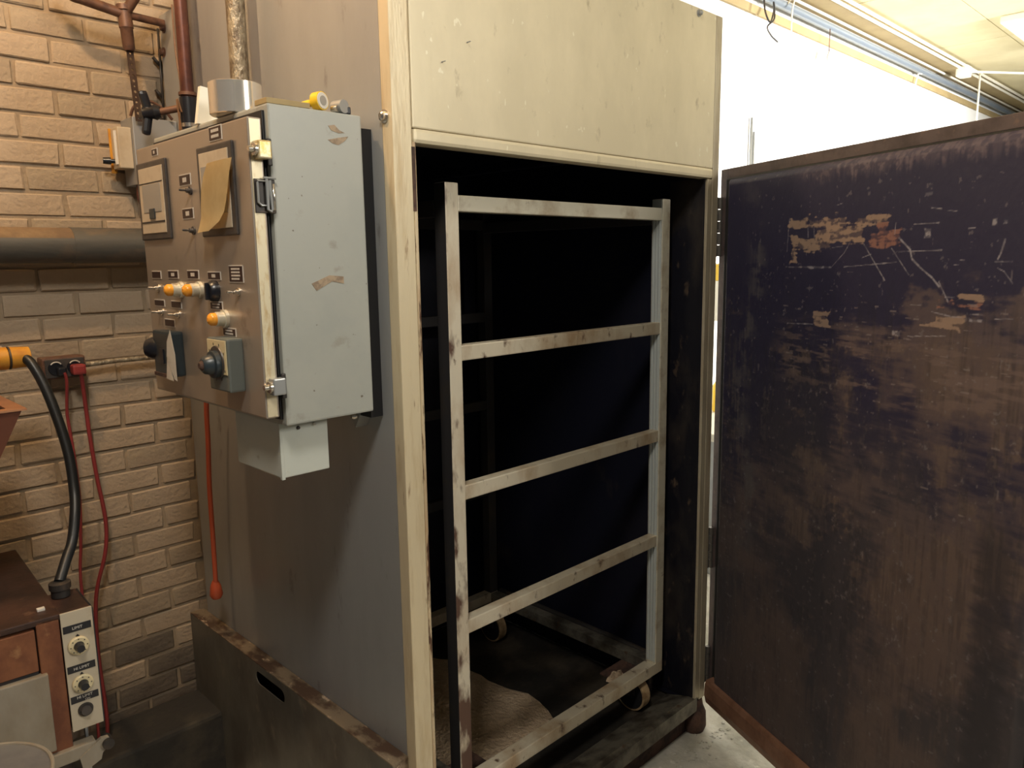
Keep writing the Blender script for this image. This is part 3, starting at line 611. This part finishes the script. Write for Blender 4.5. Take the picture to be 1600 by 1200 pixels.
lidpart(box((LX - .0088, .1385, 1.695), (LX - .0076, .244, 1.785), .0005), 'gauge_window', 'dialgrey')
# paper note
bm = bmesh.new(); cols_ = []
NOTE = [(.207, 1.789, .101, 1.790, .0), (.222, 1.765, .108, 1.766, .003), (.231, 1.738, .115, 1.737, .005), (.234, 1.714, .122, 1.717, .006), (.235, 1.689, .132, 1.696, .007), (.237, 1.672, .146, 1.679, .011), (.238, 1.660, .186, 1.662, .015)]
for (ya, za, yb, zb, bulge) in NOTE:
    cols_.append([bm.verts.new((LX - .0115 - bulge - .003 * math.sin(s_ * 3), ya + (yb - ya) * s_, za + (zb - za) * s_)) for s_ in (0, .33, .66, 1)])
for A, B in zip(cols_, cols_[1:]):
    for k in range(3): bm.faces.new((A[k], A[k + 1], B[k + 1], B[k])).smooth = True
bmesh.ops.solidify(bm, geom=bm.faces[:], thickness=.0006)
s = MB(); s.bm = bm; tag(s.build('paper_note', 'paper'), 'curling yellowed paper note taped over the right gauge', 'note')
# tag plates: y centre, z centre, w, h, dash rows
TAGS = [(.487, 1.840, .030, .014, 1), (.185, 1.843, .052, .025, 2), (.340, 1.770, .054, .021, 1), (.338, 1.703, .052, .020, 1),
        (.536, 1.578, .050, .016, 0), (.441, 1.579, .052, .016, 1), (.337, 1.579, .054, .017, 1), (.236, 1.577, .056, .015, 1), (.140, 1.581, .057, .031, 4),
        (.532, 1.515, .056, .014, 0), (.437, 1.514, .053, .015, 0), (.236, 1.518, .053, .015, 2), (.482, 1.472, .054, .016, 0), (.186, 1.468, .054, .015, 2)]
def tagplate(y, z, w, h, rows):
    lidpart(box((LX - .0012, y - w / 2 - .001, z - h / 2 - .001), (LX, y + w / 2 + .001, z + h / 2 + .001)), 'tag_border', 'white')
    lidpart(box((LX - .0018, y - w / 2 + .001, z - h / 2 + .001), (LX - .0011, y + w / 2 - .001, z + h / 2 - .001)), 'tag_plate', 'tagp')
    if rows:
        mb = MB(); r_ = random.Random(int(y * 1000 + z * 777))
        for k in range(rows):
            zc = z + h * (.5 - (k + .5) / rows) * .8; hh = h / rows * .22; wd = w * (.62 if rows > 1 else .34)
            yy = y + wd / 2
            while yy > y - wd / 2 + .002:
                L = r_.uniform(.002, .0045); mb.box((LX - .0021, yy - L, zc - hh), (LX - .0017, yy, zc + hh)); yy -= L + .0012
        mb.build('lettering', 'white', lid)
for t_ in TAGS: tagplate(*t_)
# toggles (x toward the viewer's left = -x)
def toggle(y, z, m='chrome'):
    t_ = lidpart(MB().lathe((LX, y, z), (LX - .010, y, z), [(0, .0085), (.3, .0085), (.31, .005), (1, .0045)], 12), 'toggle_switch', m)
    return MB().lathe((LX - .009, y, z), (LX - .023, y + .002, z + .001), [(0, .0018), (.8, .0026), (1, .0022)], 10).build('toggle_lever', m, lid)
for y, z, m in ((.317, 1.747, 'bezel'), (.316, 1.668, 'bezel'), (.531, 1.549, 'chrome'), (.135, 1.547, 'chrome'), (.524, 1.495, 'chrome'), (.431, 1.493, 'chrome')): toggle(y, z, m)
# pilot lamps
def lamp(y, z):
    lidpart(MB().lathe((LX, y, z), (LX - .022, y, z), [(0, .0175), (.3, .0175), (.31, .014), (.9, .014), (1, .012)], 20), 'lamp_collar', 'zinc' if 0 else 'rack')
    lidpart(MB().lathe((LX - .022, y, z), (LX - .037, y, z), [(0, .0125), (.55, .0125), (.85, .009), (1, .004)], 18), 'amber_lens', 'amber')
for y, z in ((.403, 1.547), (.308, 1.548), (.199, 1.494)): lamp(y, z)
tag(lidpart(MB().lathe((LX, .235, 1.547), (LX - .016, .235, 1.547), [(0, .021), (.6, .021), (1, .016)], 22), 'selector_knob', 'black'), 'round black selector knob')
lidpart(box((LX - .022, .231, 1.530), (LX - .015, .239, 1.564), .002), 'knob_grip', 'black')
# timer box
ty0, ty1, tz0, tz1 = .133, .222, 1.356, 1.459; TXf = LX - .032
tb_ = lidpart(box((TXf, ty0, tz0), (LX, ty1, tz1), .004), 'timer_box', 'navy'); tb_.data.materials[0] = mat('timer_housing', (.13, .145, .135), .45)
lidpart(box((TXf - .002, ty0 + .004, tz0 + .034), (TXf, ty1 - .004, tz1 - .003), .001), 'timer_dial', 'knobface')
lidpart(MB().lathe((TXf - .002, .178, 1.412), (TXf - .004, .178, 1.412), [(0, .033), (1, .032)], 26), 'timer_ring', 'bezel')
lidpart(MB().lathe((TXf - .003, .178, 1.409), (TXf - .032, .178, 1.409), [(0, .027), (.35, .026), (.4, .020), (.85, .017), (1, .012)], 26), 'timer_knob', 'navy')
lidpart(MB().lathe((TXf - .032, .178, 1.409), (TXf - .037, .178, 1.409), [(0, .010), (1, .006)], 16), 'knob_button', 'rust')
mb = MB()
for k in range(9):
    a = math.radians(-60 + k * 38); mb.box((TXf - .0026, .178 + .037 * math.sin(a) - .001, 1.413 + .036 * math.cos(a) - .0025), (TXf - .0019, .178 + .037 * math.sin(a) + .001, 1.413 + .036 * math.cos(a) + .0025))
mb.build('dial_marks', 'black', lid)
# black socket with hanging card
sk = lidpart(box((LX - .030, .415, 1.358), (LX, .515, 1.457), .006), 'power_socket', 'navy', 'dark square power inlet at the lower left of the lid')
lidpart(MB().lathe((LX - .012, .510, 1.415), (LX - .034, .535, 1.415), [(0, .024), (.5, .026), (1, .020)], 20), 'plug_cover', 'black')
lidpart(box((LX - .033, .452, 1.385), (LX - .029, .474, 1.418), .001), 'socket_slot', 'black')
lidpart(box((LX - .033, .420, 1.356), (LX - .028, .512, 1.364), .001), 'socket_rim', 'rust')
cd = MB().prism([(LX - .034, .398, 1.462), (LX - .036, .414, 1.438), (LX - .037, .419, 1.405), (LX - .034, .395, 1.358), (LX - .032, .386, 1.354), (LX - .032, .386, 1.41)], (-.0008, 0, 0))
tag(cd.build('card_label', 'paper2'), 'curved grey card hanging beside the dark power socket', 'card')
tag(MB().prism([(LX - .034, .424, 1.408), (LX - .036, .432, 1.356), (LX - .034, .400, 1.353), (LX - .034, .412, 1.380)], (-.0008, 0, 0)).build('card_label', 'paper2'), 'lower grey card tucked behind the curved card by the socket', 'card')
# little box under the control box
ub = thing('wiring_box', 'small pale grey wiring box fixed beneath the control box', 'box', (-.16, .2, 1.18))
UB = (-.225, .098, 1.178); UB2 = (-.118, .29, 1.290)
box(UB, UB2, .0025).build('housing', 'underbox', ub)
box((UB[0] - .0015, UB[1] - .0015, UB[2] - .003), (UB[0] + .006, UB[1] + .006, 1.2895), .001).build('corner_fold', 'underbox', ub)
MB().lathe((-.185, UB[1], 1.275), (-.185, UB[1] - .004, 1.275), [(0, .004), (1, .003)], 10).build('screw', 'iron', ub)
MB().lathe((-.150, UB[1], 1.278), (-.150, UB[1] - .006, 1.278), [(0, .003), (1, .003)], 10).build('screw', 'chrome', ub)
# bracket bolt by the lower right corner of the control box
bk = thing('corner_bracket', 'small grey bracket with a bolt under the control box', 'bracket', (-.02, .12, 1.26))
MB().prism([(-.0305, .10, 1.29), (-.0305, .16, 1.29), (-.0305, .13, 1.245)], (.03, 0, 0)).build('plate', 'zincgrey', bk)
MB().lathe((-.031, .125, 1.272), (-.043, .125, 1.272), [(0, .008), (.6, .008), (1, .004)], 12).build('bolt', 'chrome', bk)

# ------------------------------------------------------------------ things on top of the control box
TZ = ZB1 + .0005
rl = thing('foil_tape_roll', 'shiny silver roll of foil tape on the control box', 'tape', (-.205, .235, TZ))
MB().lathe((-.208, .222, TZ), (-.208, .222, TZ + .060), [(0, .048), (.02, .050), (.98, .050), (1, .048)], 48).build('tape', 'foil', rl)
MB().lathe((-.208, .222, TZ + .0605), (-.208, .222, TZ + .062), [(0, .038), (1, .036)], 32).build('core', 'paper2', rl)
pc = MB().prism([(-.235, .345, TZ), (-.175, .345, TZ), (-.182, .345, TZ + .07), (-.222, .345, TZ + .075)], (0, .012, 0))
tag(pc.build('white_block', 'conduitwhite'), 'small white tapered block behind the silver tape roll', 'block')
tag(box((-.228, YB0 + .004, TZ), (-.140, YB0 + .05, TZ + .010), .001).build('cardboard_strip', 'trimtan'), 'thin pale strip lying on the front corner of the control box', 'strip')
th = thing('dial_thermometer', 'yellow dial thermometer with white face on the control box', 'thermometer', (-.112, .075, TZ))
a = Vector((-.116, .084, TZ + .018)); b = a + Vector((.006, -.018, .001))
MB().lathe(a, b, [(0, .015), (.1, .0172), (1, .0172)], 28).build('case', 'yellow', th)
MB().lathe(b, b + (b - a) * .06, [(0, .0155), (1, .015)], 28).build('dial_face', 'white', th)
MB().lathe(b + (b - a) * .07, b + (b - a) * .1, [(0, .009), (1, .009)], 20).build('dial_ring', 'dialgrey', th)
MB().tube([a + Vector((-.012, .0, -.004)), a + Vector((-.044, -.004, -.013))], [.007, .004], 10).build('stem', 'yellow', th)
fc = thing('cable_clamp', 'small grey cable clamp beside the yellow thermometer', 'clamp', (-.078, .075, TZ))
MB().lathe((-.072, .085, TZ + .013), (-.066, .060, TZ + .013), [(0, .013), (1, .013)], 16).build('ring', 'zincgrey', fc)
MB().lathe((-.083, .075, TZ + .0075), (-.079, .062, TZ + .0075), [(0, .0075), (1, .0065)], 14).build('nut', 'chrome', fc)
box((-.062, .062, TZ), (-.050, .085, TZ + .014), .002).build('foot', 'black', fc)

# ------------------------------------------------------------------ pipes, wires and fittings at the upper left
tag(MB().tube([(-.048, .520, 1.8855), (-.048, .520, 3.2)], .0215, 16).build('flexible_conduit', 'flex'), 'ribbed galvanised conduit rising behind the silver tape roll', 'conduit')
cp = thing('copper_pipe', 'dark copper pipe with valve rising behind the control box', 'pipe', (-.05, .81, 2.0))
MB().tube([(-.05, .815, 1.90), (-.05, .815, 3.2)], .0165, 16).build('pipe', 'pipered', cp)
MB().tube([(-.05, .815, 1.93), (-.05, .815, 2.03)], .0215, 16).build('valve_body', 'black', cp)
MB().tube([(-.05, .815, 2.035), (-.05, .815, 2.043)], .0225, 16).build('collar', 'brown', cp)
MB().tube([(-.05, .815, 1.955), (-.05, .815, 1.965)], .0225, 16).build('collar', 'chrome', cp)
vk = MB().tube([(-.065, .825, 2.005), (-.105, .86, 1.995)], .009, 12).build('valve_stem', 'brown', cp)
MB().lathe((-.105, .86, 1.995), (-.140, .885, 1.99), [(0, .014), (.3, .020), (.5, .016), (1, .016)], 16).box((-.145, .872, 1.985), (-.122, .890, 2.048), .009, RY(-.25)).box((-.145, .872, 1.935), (-.122, .890, 2.0), .009, RY(.2)).box((-.140, .865, 1.980), (-.118, .925, 2.004), .009).build('valve_knob', 'black', cp)
tag(MB().tube([(-.03, .86, 3.2), (-.03, .86, 2.3), (-.035, .862, 2.2), (-.04, .855, 2.05), (-.04, .85, 1.9)], .010, 12, smooth=4).build('orange_tube', 'orangetube'), 'thin orange tube running beside the dark copper pipe', 'tube')
tag(MB().tube([(-.012, .96, 2.30), (-.014, .955, 2.18), (-.018, .93, 2.08), (-.04, .90, 1.99), (-.06, .86, 1.93), (-.07, .83, 1.88)], .0028, 8, smooth=6).build('sensor_wire', 'wire'), 'thin brown wire wandering down the oven side by the copper pipe', 'wire')
tag(MB().tube([(-.075, .80, 1.99), (-.085, .80, 2.02), (-.078, .80, 1.93), (-.070, .79, 1.87)], .0025, 8, smooth=6).build('sensor_wire', 'wire'), 'short looped wire under the black valve knob', 'wire')
# strap hanging from a pipe tee
ptree = thing('pipe_tee', 'brown pipe tee with three arms above the perforated strap', 'pipe', (-.125, 1.0, 2.27))
MB().tube([(-.30, .99, 2.33), (-.255, 1.0, 2.285), (-.22, 1.0, 2.277), (-.125, 1.0, 2.262)], .013, 12, smooth=4).build('pipe', 'brown', ptree)
MB().tube([(-.125, 1.0, 2.262), (-.022, 1.0, 2.258)], .010, 12).build('pipe', 'brown', ptree)
MB().tube([(-.125, 1.0, 2.262), (-.06, .93, 2.38), (-.0, .88, 2.5)], .013, 12).build('pipe', 'brown', ptree)
MB().lathe((-.125, 1.0, 2.285), (-.120, 1.0, 2.17), [(0, .019), (.12, .021), (.14, .017), (.5, .018), (.52, .016), (.95, .015), (1, .012)], 16).build('reducer', 'brown', ptree)
st = thing('perforated_strap', 'dark strap with a row of round holes hanging on the bricks', 'strap', (-.113, 1.0, 1.99))
bm = bmesh.new(); w2 = .0088; hz = .0140; nh = 14; zt = 2.185; strapx = lambda z: -.119 + (2.185 - z) * .045
for k in range(nh):
    zc = zt - hz * (k + .5); rad = .0026 if k % 2 else .0038; n = 12; co = math.atan2(hz / 2, w2)
    inn = []; outp = []
    for q in range(n):
        a_ = (co, math.pi / 6 * 2.2, math.pi / 2, math.pi - math.pi / 6 * 2.2, math.pi - co, math.pi, math.pi + co, math.pi + math.pi / 6 * 2.2, 1.5 * math.pi, 2 * math.pi - math.pi / 6 * 2.2, 2 * math.pi - co, 2 * math.pi)[q]; cx_, cz_ = math.cos(a_), math.sin(a_); t = 1 / max(abs(cx_) / w2, abs(cz_) / (hz / 2))
        inn.append((cx_ * rad, cz_ * rad)); outp.append((cx_ * t, cz_ * t))
    for yy in (1.0, 1.003):
        A = [bm.verts.new((strapx(zc + p[1]) + p[0], yy, zc + p[1])) for p in inn]; B = [bm.verts.new((strapx(zc + p[1]) + p[0], yy, zc + p[1])) for p in outp]
        for q in range(n): j = (q + 1) % n; bm.faces.new((A[q], A[j], B[j], B[q]))
s = MB(); s.bm = bm; s.build('strap', 'strap', st)
tag(MB().tube([(-.0, 1.10, 2.27), (-.004, 1.10, 2.0)], .0035, 8).tube([(-.02, 1.102, 2.19), (-.002, 1.102, 2.17)], .005, 8).tube([(-.02, 1.102, 2.10), (-.002, 1.102, 2.08)], .005, 8).tube([(-.02, 1.102, 2.03), (-.002, 1.102, 2.01)], .005, 8).build('earth_wire', 'iron'), 'thin dark wire with clips where the bricks meet the oven', 'wire')
# small box behind the control box with a sight glass
sb = thing('gas_control_box', 'small grey metal box behind the control box near the bricks', 'box', (-.06, 1.06, 1.82))
box((-.123, 1.016, 1.822), (-.002, 1.108, 2.003), .002).build('housing', 'side', sb)
tag(MB().tube([(-.02, 1.0, 2.003), (-.045, 1.0, 2.03), (-.08, 1.0, 2.045), (-.115, 1.01, 2.03), (-.125, 1.02, 2.004)], .004, 8, smooth=5).build('looped_cable', 'brown'), 'thin brown cable looping over the small grey metal box', 'cable')
tag(MB().tube([(-.11, 1.05, 1.822), (-.11, 1.05, 1.78), (-.09, 1.04, 1.74), (-.05, 1.03, 1.70), (-.03, 1.03, 1.66)], .0055, 10, smooth=5).build('looped_cable', 'pipered'), 'dark red cable dropping below the small grey metal box', 'cable')
sg = thing('sight_gauge', 'yellowed sight gauge tube with a black knob on the small box', 'gauge', (-.15, 1.05, 1.88))
box((-.160, 1.03, 1.865), (-.1235, 1.085, 1.975), .003).build('body', 'dial', sg)
box((-.165, 1.085, 1.855), (-.150, 1.09, 1.975), .001).build('edge', 'yplug', sg)
MB().tube([(-.162, 1.045, 1.875), (-.162, 1.045, 1.965)], .005, 10).build('glass_tube', 'white', sg)
MB().lathe((-.155, 1.06, 1.885), (-.190, 1.072, 1.886), [(0, .006), (.45, .006), (.46, .010), (1, .0085)], 12).build('knob', 'black', sg)

# ------------------------------------------------------------------ outlet and cords on the wall
ol = thing('wall_outlet', 'dark double socket outlet box on the brick wall', 'outlet', (-.34, 1.10, 1.33))
box((-.395, 1.062, 1.297), (-.288, 1.112, 1.357), .006).build('box', 'brown', ol)
fp = box((-.389, 1.058, 1.302), (-.293, 1.063, 1.352), .002).build('face_plate', 'bezel', ol)
for x in (-.364, -.318):
    MB().lathe((x, 1.058, 1.328), (x, 1.054, 1.328), [(0, .019), (1, .018)], 20).build('socket', 'black', fp)
    MB().tube([(x + .015 * math.cos(t), 1.053, 1.330 + .015 * math.sin(t)) for t in [math.radians(a_) for a_ in range(35, 150, 12)]], .0018, 6).build('socket_rim', 'white', fp)
tag(MB().tube([(-.288, 1.085, 1.327), (-.2, 1.085, 1.331), (-.03, 1.085, 1.33)], .0075, 10).build('armoured_cable', 'flex'), 'armoured cable from the wall outlet to the oven', 'cable')
def cord(name, pts, r, m, label, plug=None):
    t_ = thing(name, label, 'cord', pts[-1])
    MB().tube(pts, r, 10, smooth=7).build('cable', m, t_)
    if plug: plug(t_)
    return t_
cord('power_cord', [(-.352, 1.030, 1.318), (-.347, 1.035, 1.29), (-.348, 1.06, 1.20), (-.344, 1.06, 1.12), (-.340, 1.06, 1.0), (-.342, 1.06, .92), (-.350, 1.06, .82), (-.360, 1.06, .70), (-.36, 1.04, .4), (-.37, 1.02, .18)], .0042, 'red', 'thinner red cord hanging from the left socket',
     lambda t_: box((-.366, 1.028, 1.310), (-.344, 1.054, 1.332), .005).build('plug', 'black', t_))
cord('power_cord', [(-.314, 1.030, 1.318), (-.308, 1.04, 1.29), (-.300, 1.06, 1.20), (-.298, 1.06, 1.13), (-.290, 1.06, 1.0), (-.283, 1.06, .93), (-.280, 1.06, .86), (-.290, 1.06, .78), (-.325, 1.06, .66), (-.338, 1.05, .5), (-.336, 1.04, .3), (-.345, 1.04, .175)], .0054, 'red', 'thicker crimson cord plugged into the right socket',
     lambda t_: box((-.332, 1.024, 1.308), (-.298, 1.054, 1.336), .006).build('plug', 'red', t_))
cord('extension_cord', [(-.07, .79, 1.292), (-.07, .806, 1.20), (-.067, .82, 1.10), (-.067, .834, .98), (-.066, .84, .85), (-.066, .846, .70), (-.066, .85, .675)], .0068, 'orange', 'orange cord hanging down the oven side with a free end',
     lambda t_: MB().lathe((-.066, .85, .69), (-.064, .853, .635), [(0, .008), (.3, .015), (.8, .019), (1, .013)], 12).build('socket_end', 'orange', t_))

# ------------------------------------------------------------------ counter oven at the lower left
FR = -math.radians(3.0)
def fo(x, y, z=0): v = RZ(FR) @ Vector((x, y, 0)); return Vector((-.486 + v.x, .492 + v.y, z))
fz = thing('counter_oven', 'small rusty brown oven with a control strip at lower left', 'oven', tuple(fo(-.3, .25)), 0)
def fbox(x0, x1, y0, y1, z0, z1, bev=.0):
    t = MB().box((x0, y0, z0), (x1, y1, z1), bev)
    for v in t.bm.verts: p = fo(v.co.x, v.co.y, v.co.z); v.co = p
    return t
def fp_(x, y, z): return fo(x, y, z)
WX = -.66
fbox(WX, -.062, .02, .50, .30, .858, .003).build('body', 'ovdark', fz)
fbox(WX, -.056, .004, .512, .858, .872, .003).build('top_plate', 'ovtop', fz)
fbox(-.060, -.001, .003, .135, .602, .870, .002).build('control_housing', 'ovtop', fz)
stp = fbox(-.0605, .0005, -.001, .004, .600, .872, .001).build('control_strip', 'strip', fz)
fbox(.000, .003, .0, .136, .600, .868).build('housing_side', 'black', fz)
# front panels
fbox(WX, -.108, .004, .022, .760, .852, .002).build('front_panel', 'ovfront', fz)
fbox(-.105, -.062, .004, .022, .560, .866, .002).build('front_panel', 'ovfront', fz)
fbox(WX, -.108, .008, .02, .735, .758, .002).build('front_panel', 'ovdark', fz)
od = fbox(WX, -.094, -.006, .012, .575, .752, .003).build('door', 'ovdoor', fz)
fbox(WX, -.02, -.008, .022, .535, .566, .003).build('bottom_rail', 'ovdoor', fz)
for x in (WX + .03, -.09):
    for y in (.03, .46): fbox(x, x + .03, y, y + .03, .001, .31, .002).build('leg', 'ovdark', fz)
fbox(WX + .03, -.06, .05, .47, .14, .16, .002).build('lower_shelf', 'ovdark', fz)
# latch plate poking out at the right bottom corner
lt = MB().prism([fp_(-.055, -.012, .540), fp_(-.028, -.012, .558), fp_(-.010, -.012, .568), fp_(.004, -.012, .566), fp_(.010, -.012, .556), fp_(.004, -.012, .545), fp_(-.010, -.012, .534), fp_(-.014, -.012, .520), fp_(-.05, -.012, .505)], tuple((RZ(FR) @ Vector((0, .010, 0))))).build('latch', 'ovdoor', fz)
MB().lathe(fp_(.002, -.02, .552), fp_(.002, .012, .552), [(0, .012), (1, .012)], 14).build('latch_pin', 'iron', lt)
fbox(-.032, -.026, .03, .04, .45, .60, .001).build('stay_rod', 'zincgrey', fz)
# tags, knobs and button on the strip
def fknob(z):
    MB().lathe(fp_(-.032, -.001, z), fp_(-.032, -.007, z), [(0, .0205), (.7, .0205), (1, .018)], 30).build('dial', 'knobface', stp)
    MB().lathe(fp_(-.032, -.007, z), fp_(-.032, -.024, z), [(0, .0105), (.2, .009), (1, .008)], 18).build('knob', 'black', stp)
    mb_ = MB()
    for k in range(8):
        a_ = 2 * math.pi * k / 8; p0 = fp_(-.032 + .016 * math.cos(a_), -.0074, z + .016 * math.sin(a_)); mb_.box(p0 - Vector((.0012, .0002, .0012)), p0 + Vector((.0012, .0002, .0012)))
    mb_.build('dial_marks', 'bezel', stp)
    mb_ = MB(); 
    mb_.prism([fp_(-.036, -.002, z + .0215), fp_(-.028, -.002, z + .0215), fp_(-.032, -.002, z + .0265)], (0, -.001, 0)).build('pointer', 'black', stp)
for z, s_ in ((.834, 'LIMIT'), (.742, 'HI LIMIT'), (.672, 'HI LIMIT')):
    fbox(-.058, -.004, -.0022, -.0008, z - .008, z + .008, .0003).build('label_plate', 'tagp', stp).data.materials[0] = M['black']
    text(s_, fp_(-.031, -.0026, z + (.003 if z < .7 else 0)), .0085, (math.pi / 2, 0, FR), stp)
text('ON', fp_(-.026, -.0026, .6665), .0065, (math.pi / 2, 0, FR), stp)
fknob(.793); fknob(.705)
MB().lathe(fp_(-.032, -.001, .643), fp_(-.032, -.006, .643), [(0, .0155), (1, .014)], 22).build('button_ring', 'iron', stp)
MB().lathe(fp_(-.032, -.006, .643), fp_(-.032, -.011, .643), [(0, .011), (1, .010)], 20).build('button', 'bezel', stp)
fbox(-.093, -.078, .045, .056, .872, .878, .001).build('clip', 'white', fz)
pn_ = thing('round_pan', 'grey round metal pan in front of the small oven, bottom left corner', 'pan', (-.755, .335, .636))
MB().lathe((-.755, .335, .636), (-.755, .335, .662), [(0, .105), (.3, .118), (.92, .130), (.93, .133), (1, .133)], 48).build('bowl', 'pan', pn_)
MB().tube([(-.755 + .131 * math.cos(t), .335 + .131 * math.sin(t), .662) for t in [2 * math.pi * k / 48 for k in range(49)]], .004, 8, cap=False).build('rim', 'ovdoor', pn_)
sl = thing('stool', 'low metal stool under the round grey pan', 'stool', (-.755, .335, 0))
MB().lathe((-.755, .335, .612), (-.755, .335, .635), [(0, .10), (1, .10)], 32).build('seat', 'ovdark', sl)
for k in range(4): a_ = math.pi / 4 + k * math.pi / 2; MB().tube([(-.755 + .08 * math.cos(a_), .335 + .08 * math.sin(a_), .612), (-.755 + .12 * math.cos(a_), .335 + .12 * math.sin(a_), .002)], .009, 10).build('leg', 'ovdark', sl)
# gland and heavy black cord to a yellow plug
e = Vector((-.516, .60, .872))
gl = MB().lathe(e, e + Vector((0, 0, .035)), [(0, .019), (.45, .019), (.5, .022), (.9, .022), (1, .014)], 18).build('cable_gland', 'iron', fz)
bc = thing('heavy_cord', 'heavy black cord from the yellow plug to the counter oven', 'cord', (-.516, .60, .907))
cpts = [(-0.49, 0.84, 1.392), (-0.475, 0.813, 1.375), (-0.458, 0.787, 1.319), (-0.445, 0.76, 1.242), (-0.437, 0.733, 1.159), (-0.44, 0.707, 1.079), (-0.45, 0.68, 1.032), (-0.469, 0.653, 0.974), (-0.492, 0.627, 0.941), (-0.51, 0.6, 0.912)]
cpts[-1] = (-.516, .60, .905)
MB().tube(cpts, .0115, 14, smooth=6).build('cable', 'blackcord', bc)
yp = thing('twist_plug', 'amber yellow twist plug at the left edge above the oven', 'plug', (-.55, .84, 1.39))
py = .842
MB().lathe((-.468, py, 1.388), (-.62, py, 1.388), [(0, .014), (.02, .024), (.28, .026), (.29, .0235), (.31, .0235), (.32, .0265), (1, .0265)], 28).build('body', 'yplug', yp)
MB().tube([(-.511, py, 1.388), (-.515, py, 1.388)], .0268, 28).build('ring', 'iron', yp)
MB().tube([(-.62, py, 1.388), (-.70, py, 1.37), (-.80, .95, 1.34), (-.95, 1.07, 1.25), (-1.0, 1.075, 1.0), (-1.0, 1.075, .6), (-1.0, 1.06, .16)], .0115, 12, smooth=6).build('cable', 'blackcord', yp)
# tapered copper brown hopper standing on the counter oven
hx, hy, hz0, hz1 = -.835, .72, .873, 1.30
hp_ = thing('tapered_hopper', 'copper brown tapered metal hopper above the counter oven at the left edge', 'hopper', (hx, hy, hz0))
MB()
bm = bmesh.new()
def ring(w, d, z): return [bm.verts.new((hx + sx * w, hy + sy * d, z)) for sx, sy in ((-1, -1), (1, -1), (1, 1), (-1, 1))]
R_ = [ring(.088, .05, hz0), ring(.286, .12, hz1), ring(.270, .104, hz1), ring(.080, .042, hz0 + .01)]
for A, B in zip(R_, R_[1:]):
    for k in range(4): j = (k + 1) % 4; bm.faces.new((A[k], A[j], B[j], B[k]))
bm.faces.new(R_[0][::-1]); bm.faces.new(R_[-1])
s = MB(); s.bm = bm; s.build('body', 'hopper', hp_)
rm = MB()
rm.box((hx - .294, hy - .128, hz1), (hx + .294, hy - .098, hz1 + .004)).box((hx - .294, hy + .098, hz1), (hx + .294, hy + .128, hz1 + .004)).box((hx - .294, hy - .098, hz1), (hx - .262, hy + .098, hz1 + .004)).box((hx + .262, hy - .098, hz1), (hx + .294, hy + .098, hz1 + .004))
rm.build('rim', 'hoptop', hp_)
# crumbs of grit on the floor under the oven door
rg2 = random.Random(4); mb_ = MB()
for i in range(170):
    x = rg2.uniform(.55, 2.3); y = rg2.gauss(-.10 - (x - .9) * .05, .12)
    if rg2.random() < .5: y = -.045 + rg2.uniform(-.03, .015); x = rg2.uniform(.6, 1.3)
    r_ = rg2.uniform(.0015, .0065)
    t = bmesh.new(); bmesh.ops.create_icosphere(t, subdivisions=1, radius=r_)
    for v in t.verts: v.co = Vector((v.co.x * rg2.uniform(.7, 1.5) + x, v.co.y * rg2.uniform(.7, 1.4) + y, max(0.0, v.co.z * .5 + r_ * .3)))
    mb_._add(t)
o = mb_.build('grit', 'concrete'); tag(o, 'pale crumbs and flakes strewn on the floor below the oven door', 'debris', kind='stuff')
print('bricks', nb, 'objects', len(SC.objects))

for o in SC.objects:
    if o.parent is None:
        n_ = o.name.split('.')[0]
        gr = {'power_cord': 'cords plugged into the wall outlet', 'ceiling_pipe': 'twin ceiling pipes', 'wall_conduit': 'thin conduits on the white wall', 'looped_cable': 'cables of the small grey box', 'card_label': 'cards by the power socket', 'sensor_wire': 'thin wires by the copper pipe', 'wire_loop': 'wires hanging from the ceiling pipes'}.get(n_)
        if gr and 'label' in o.keys(): o['group'] = gr
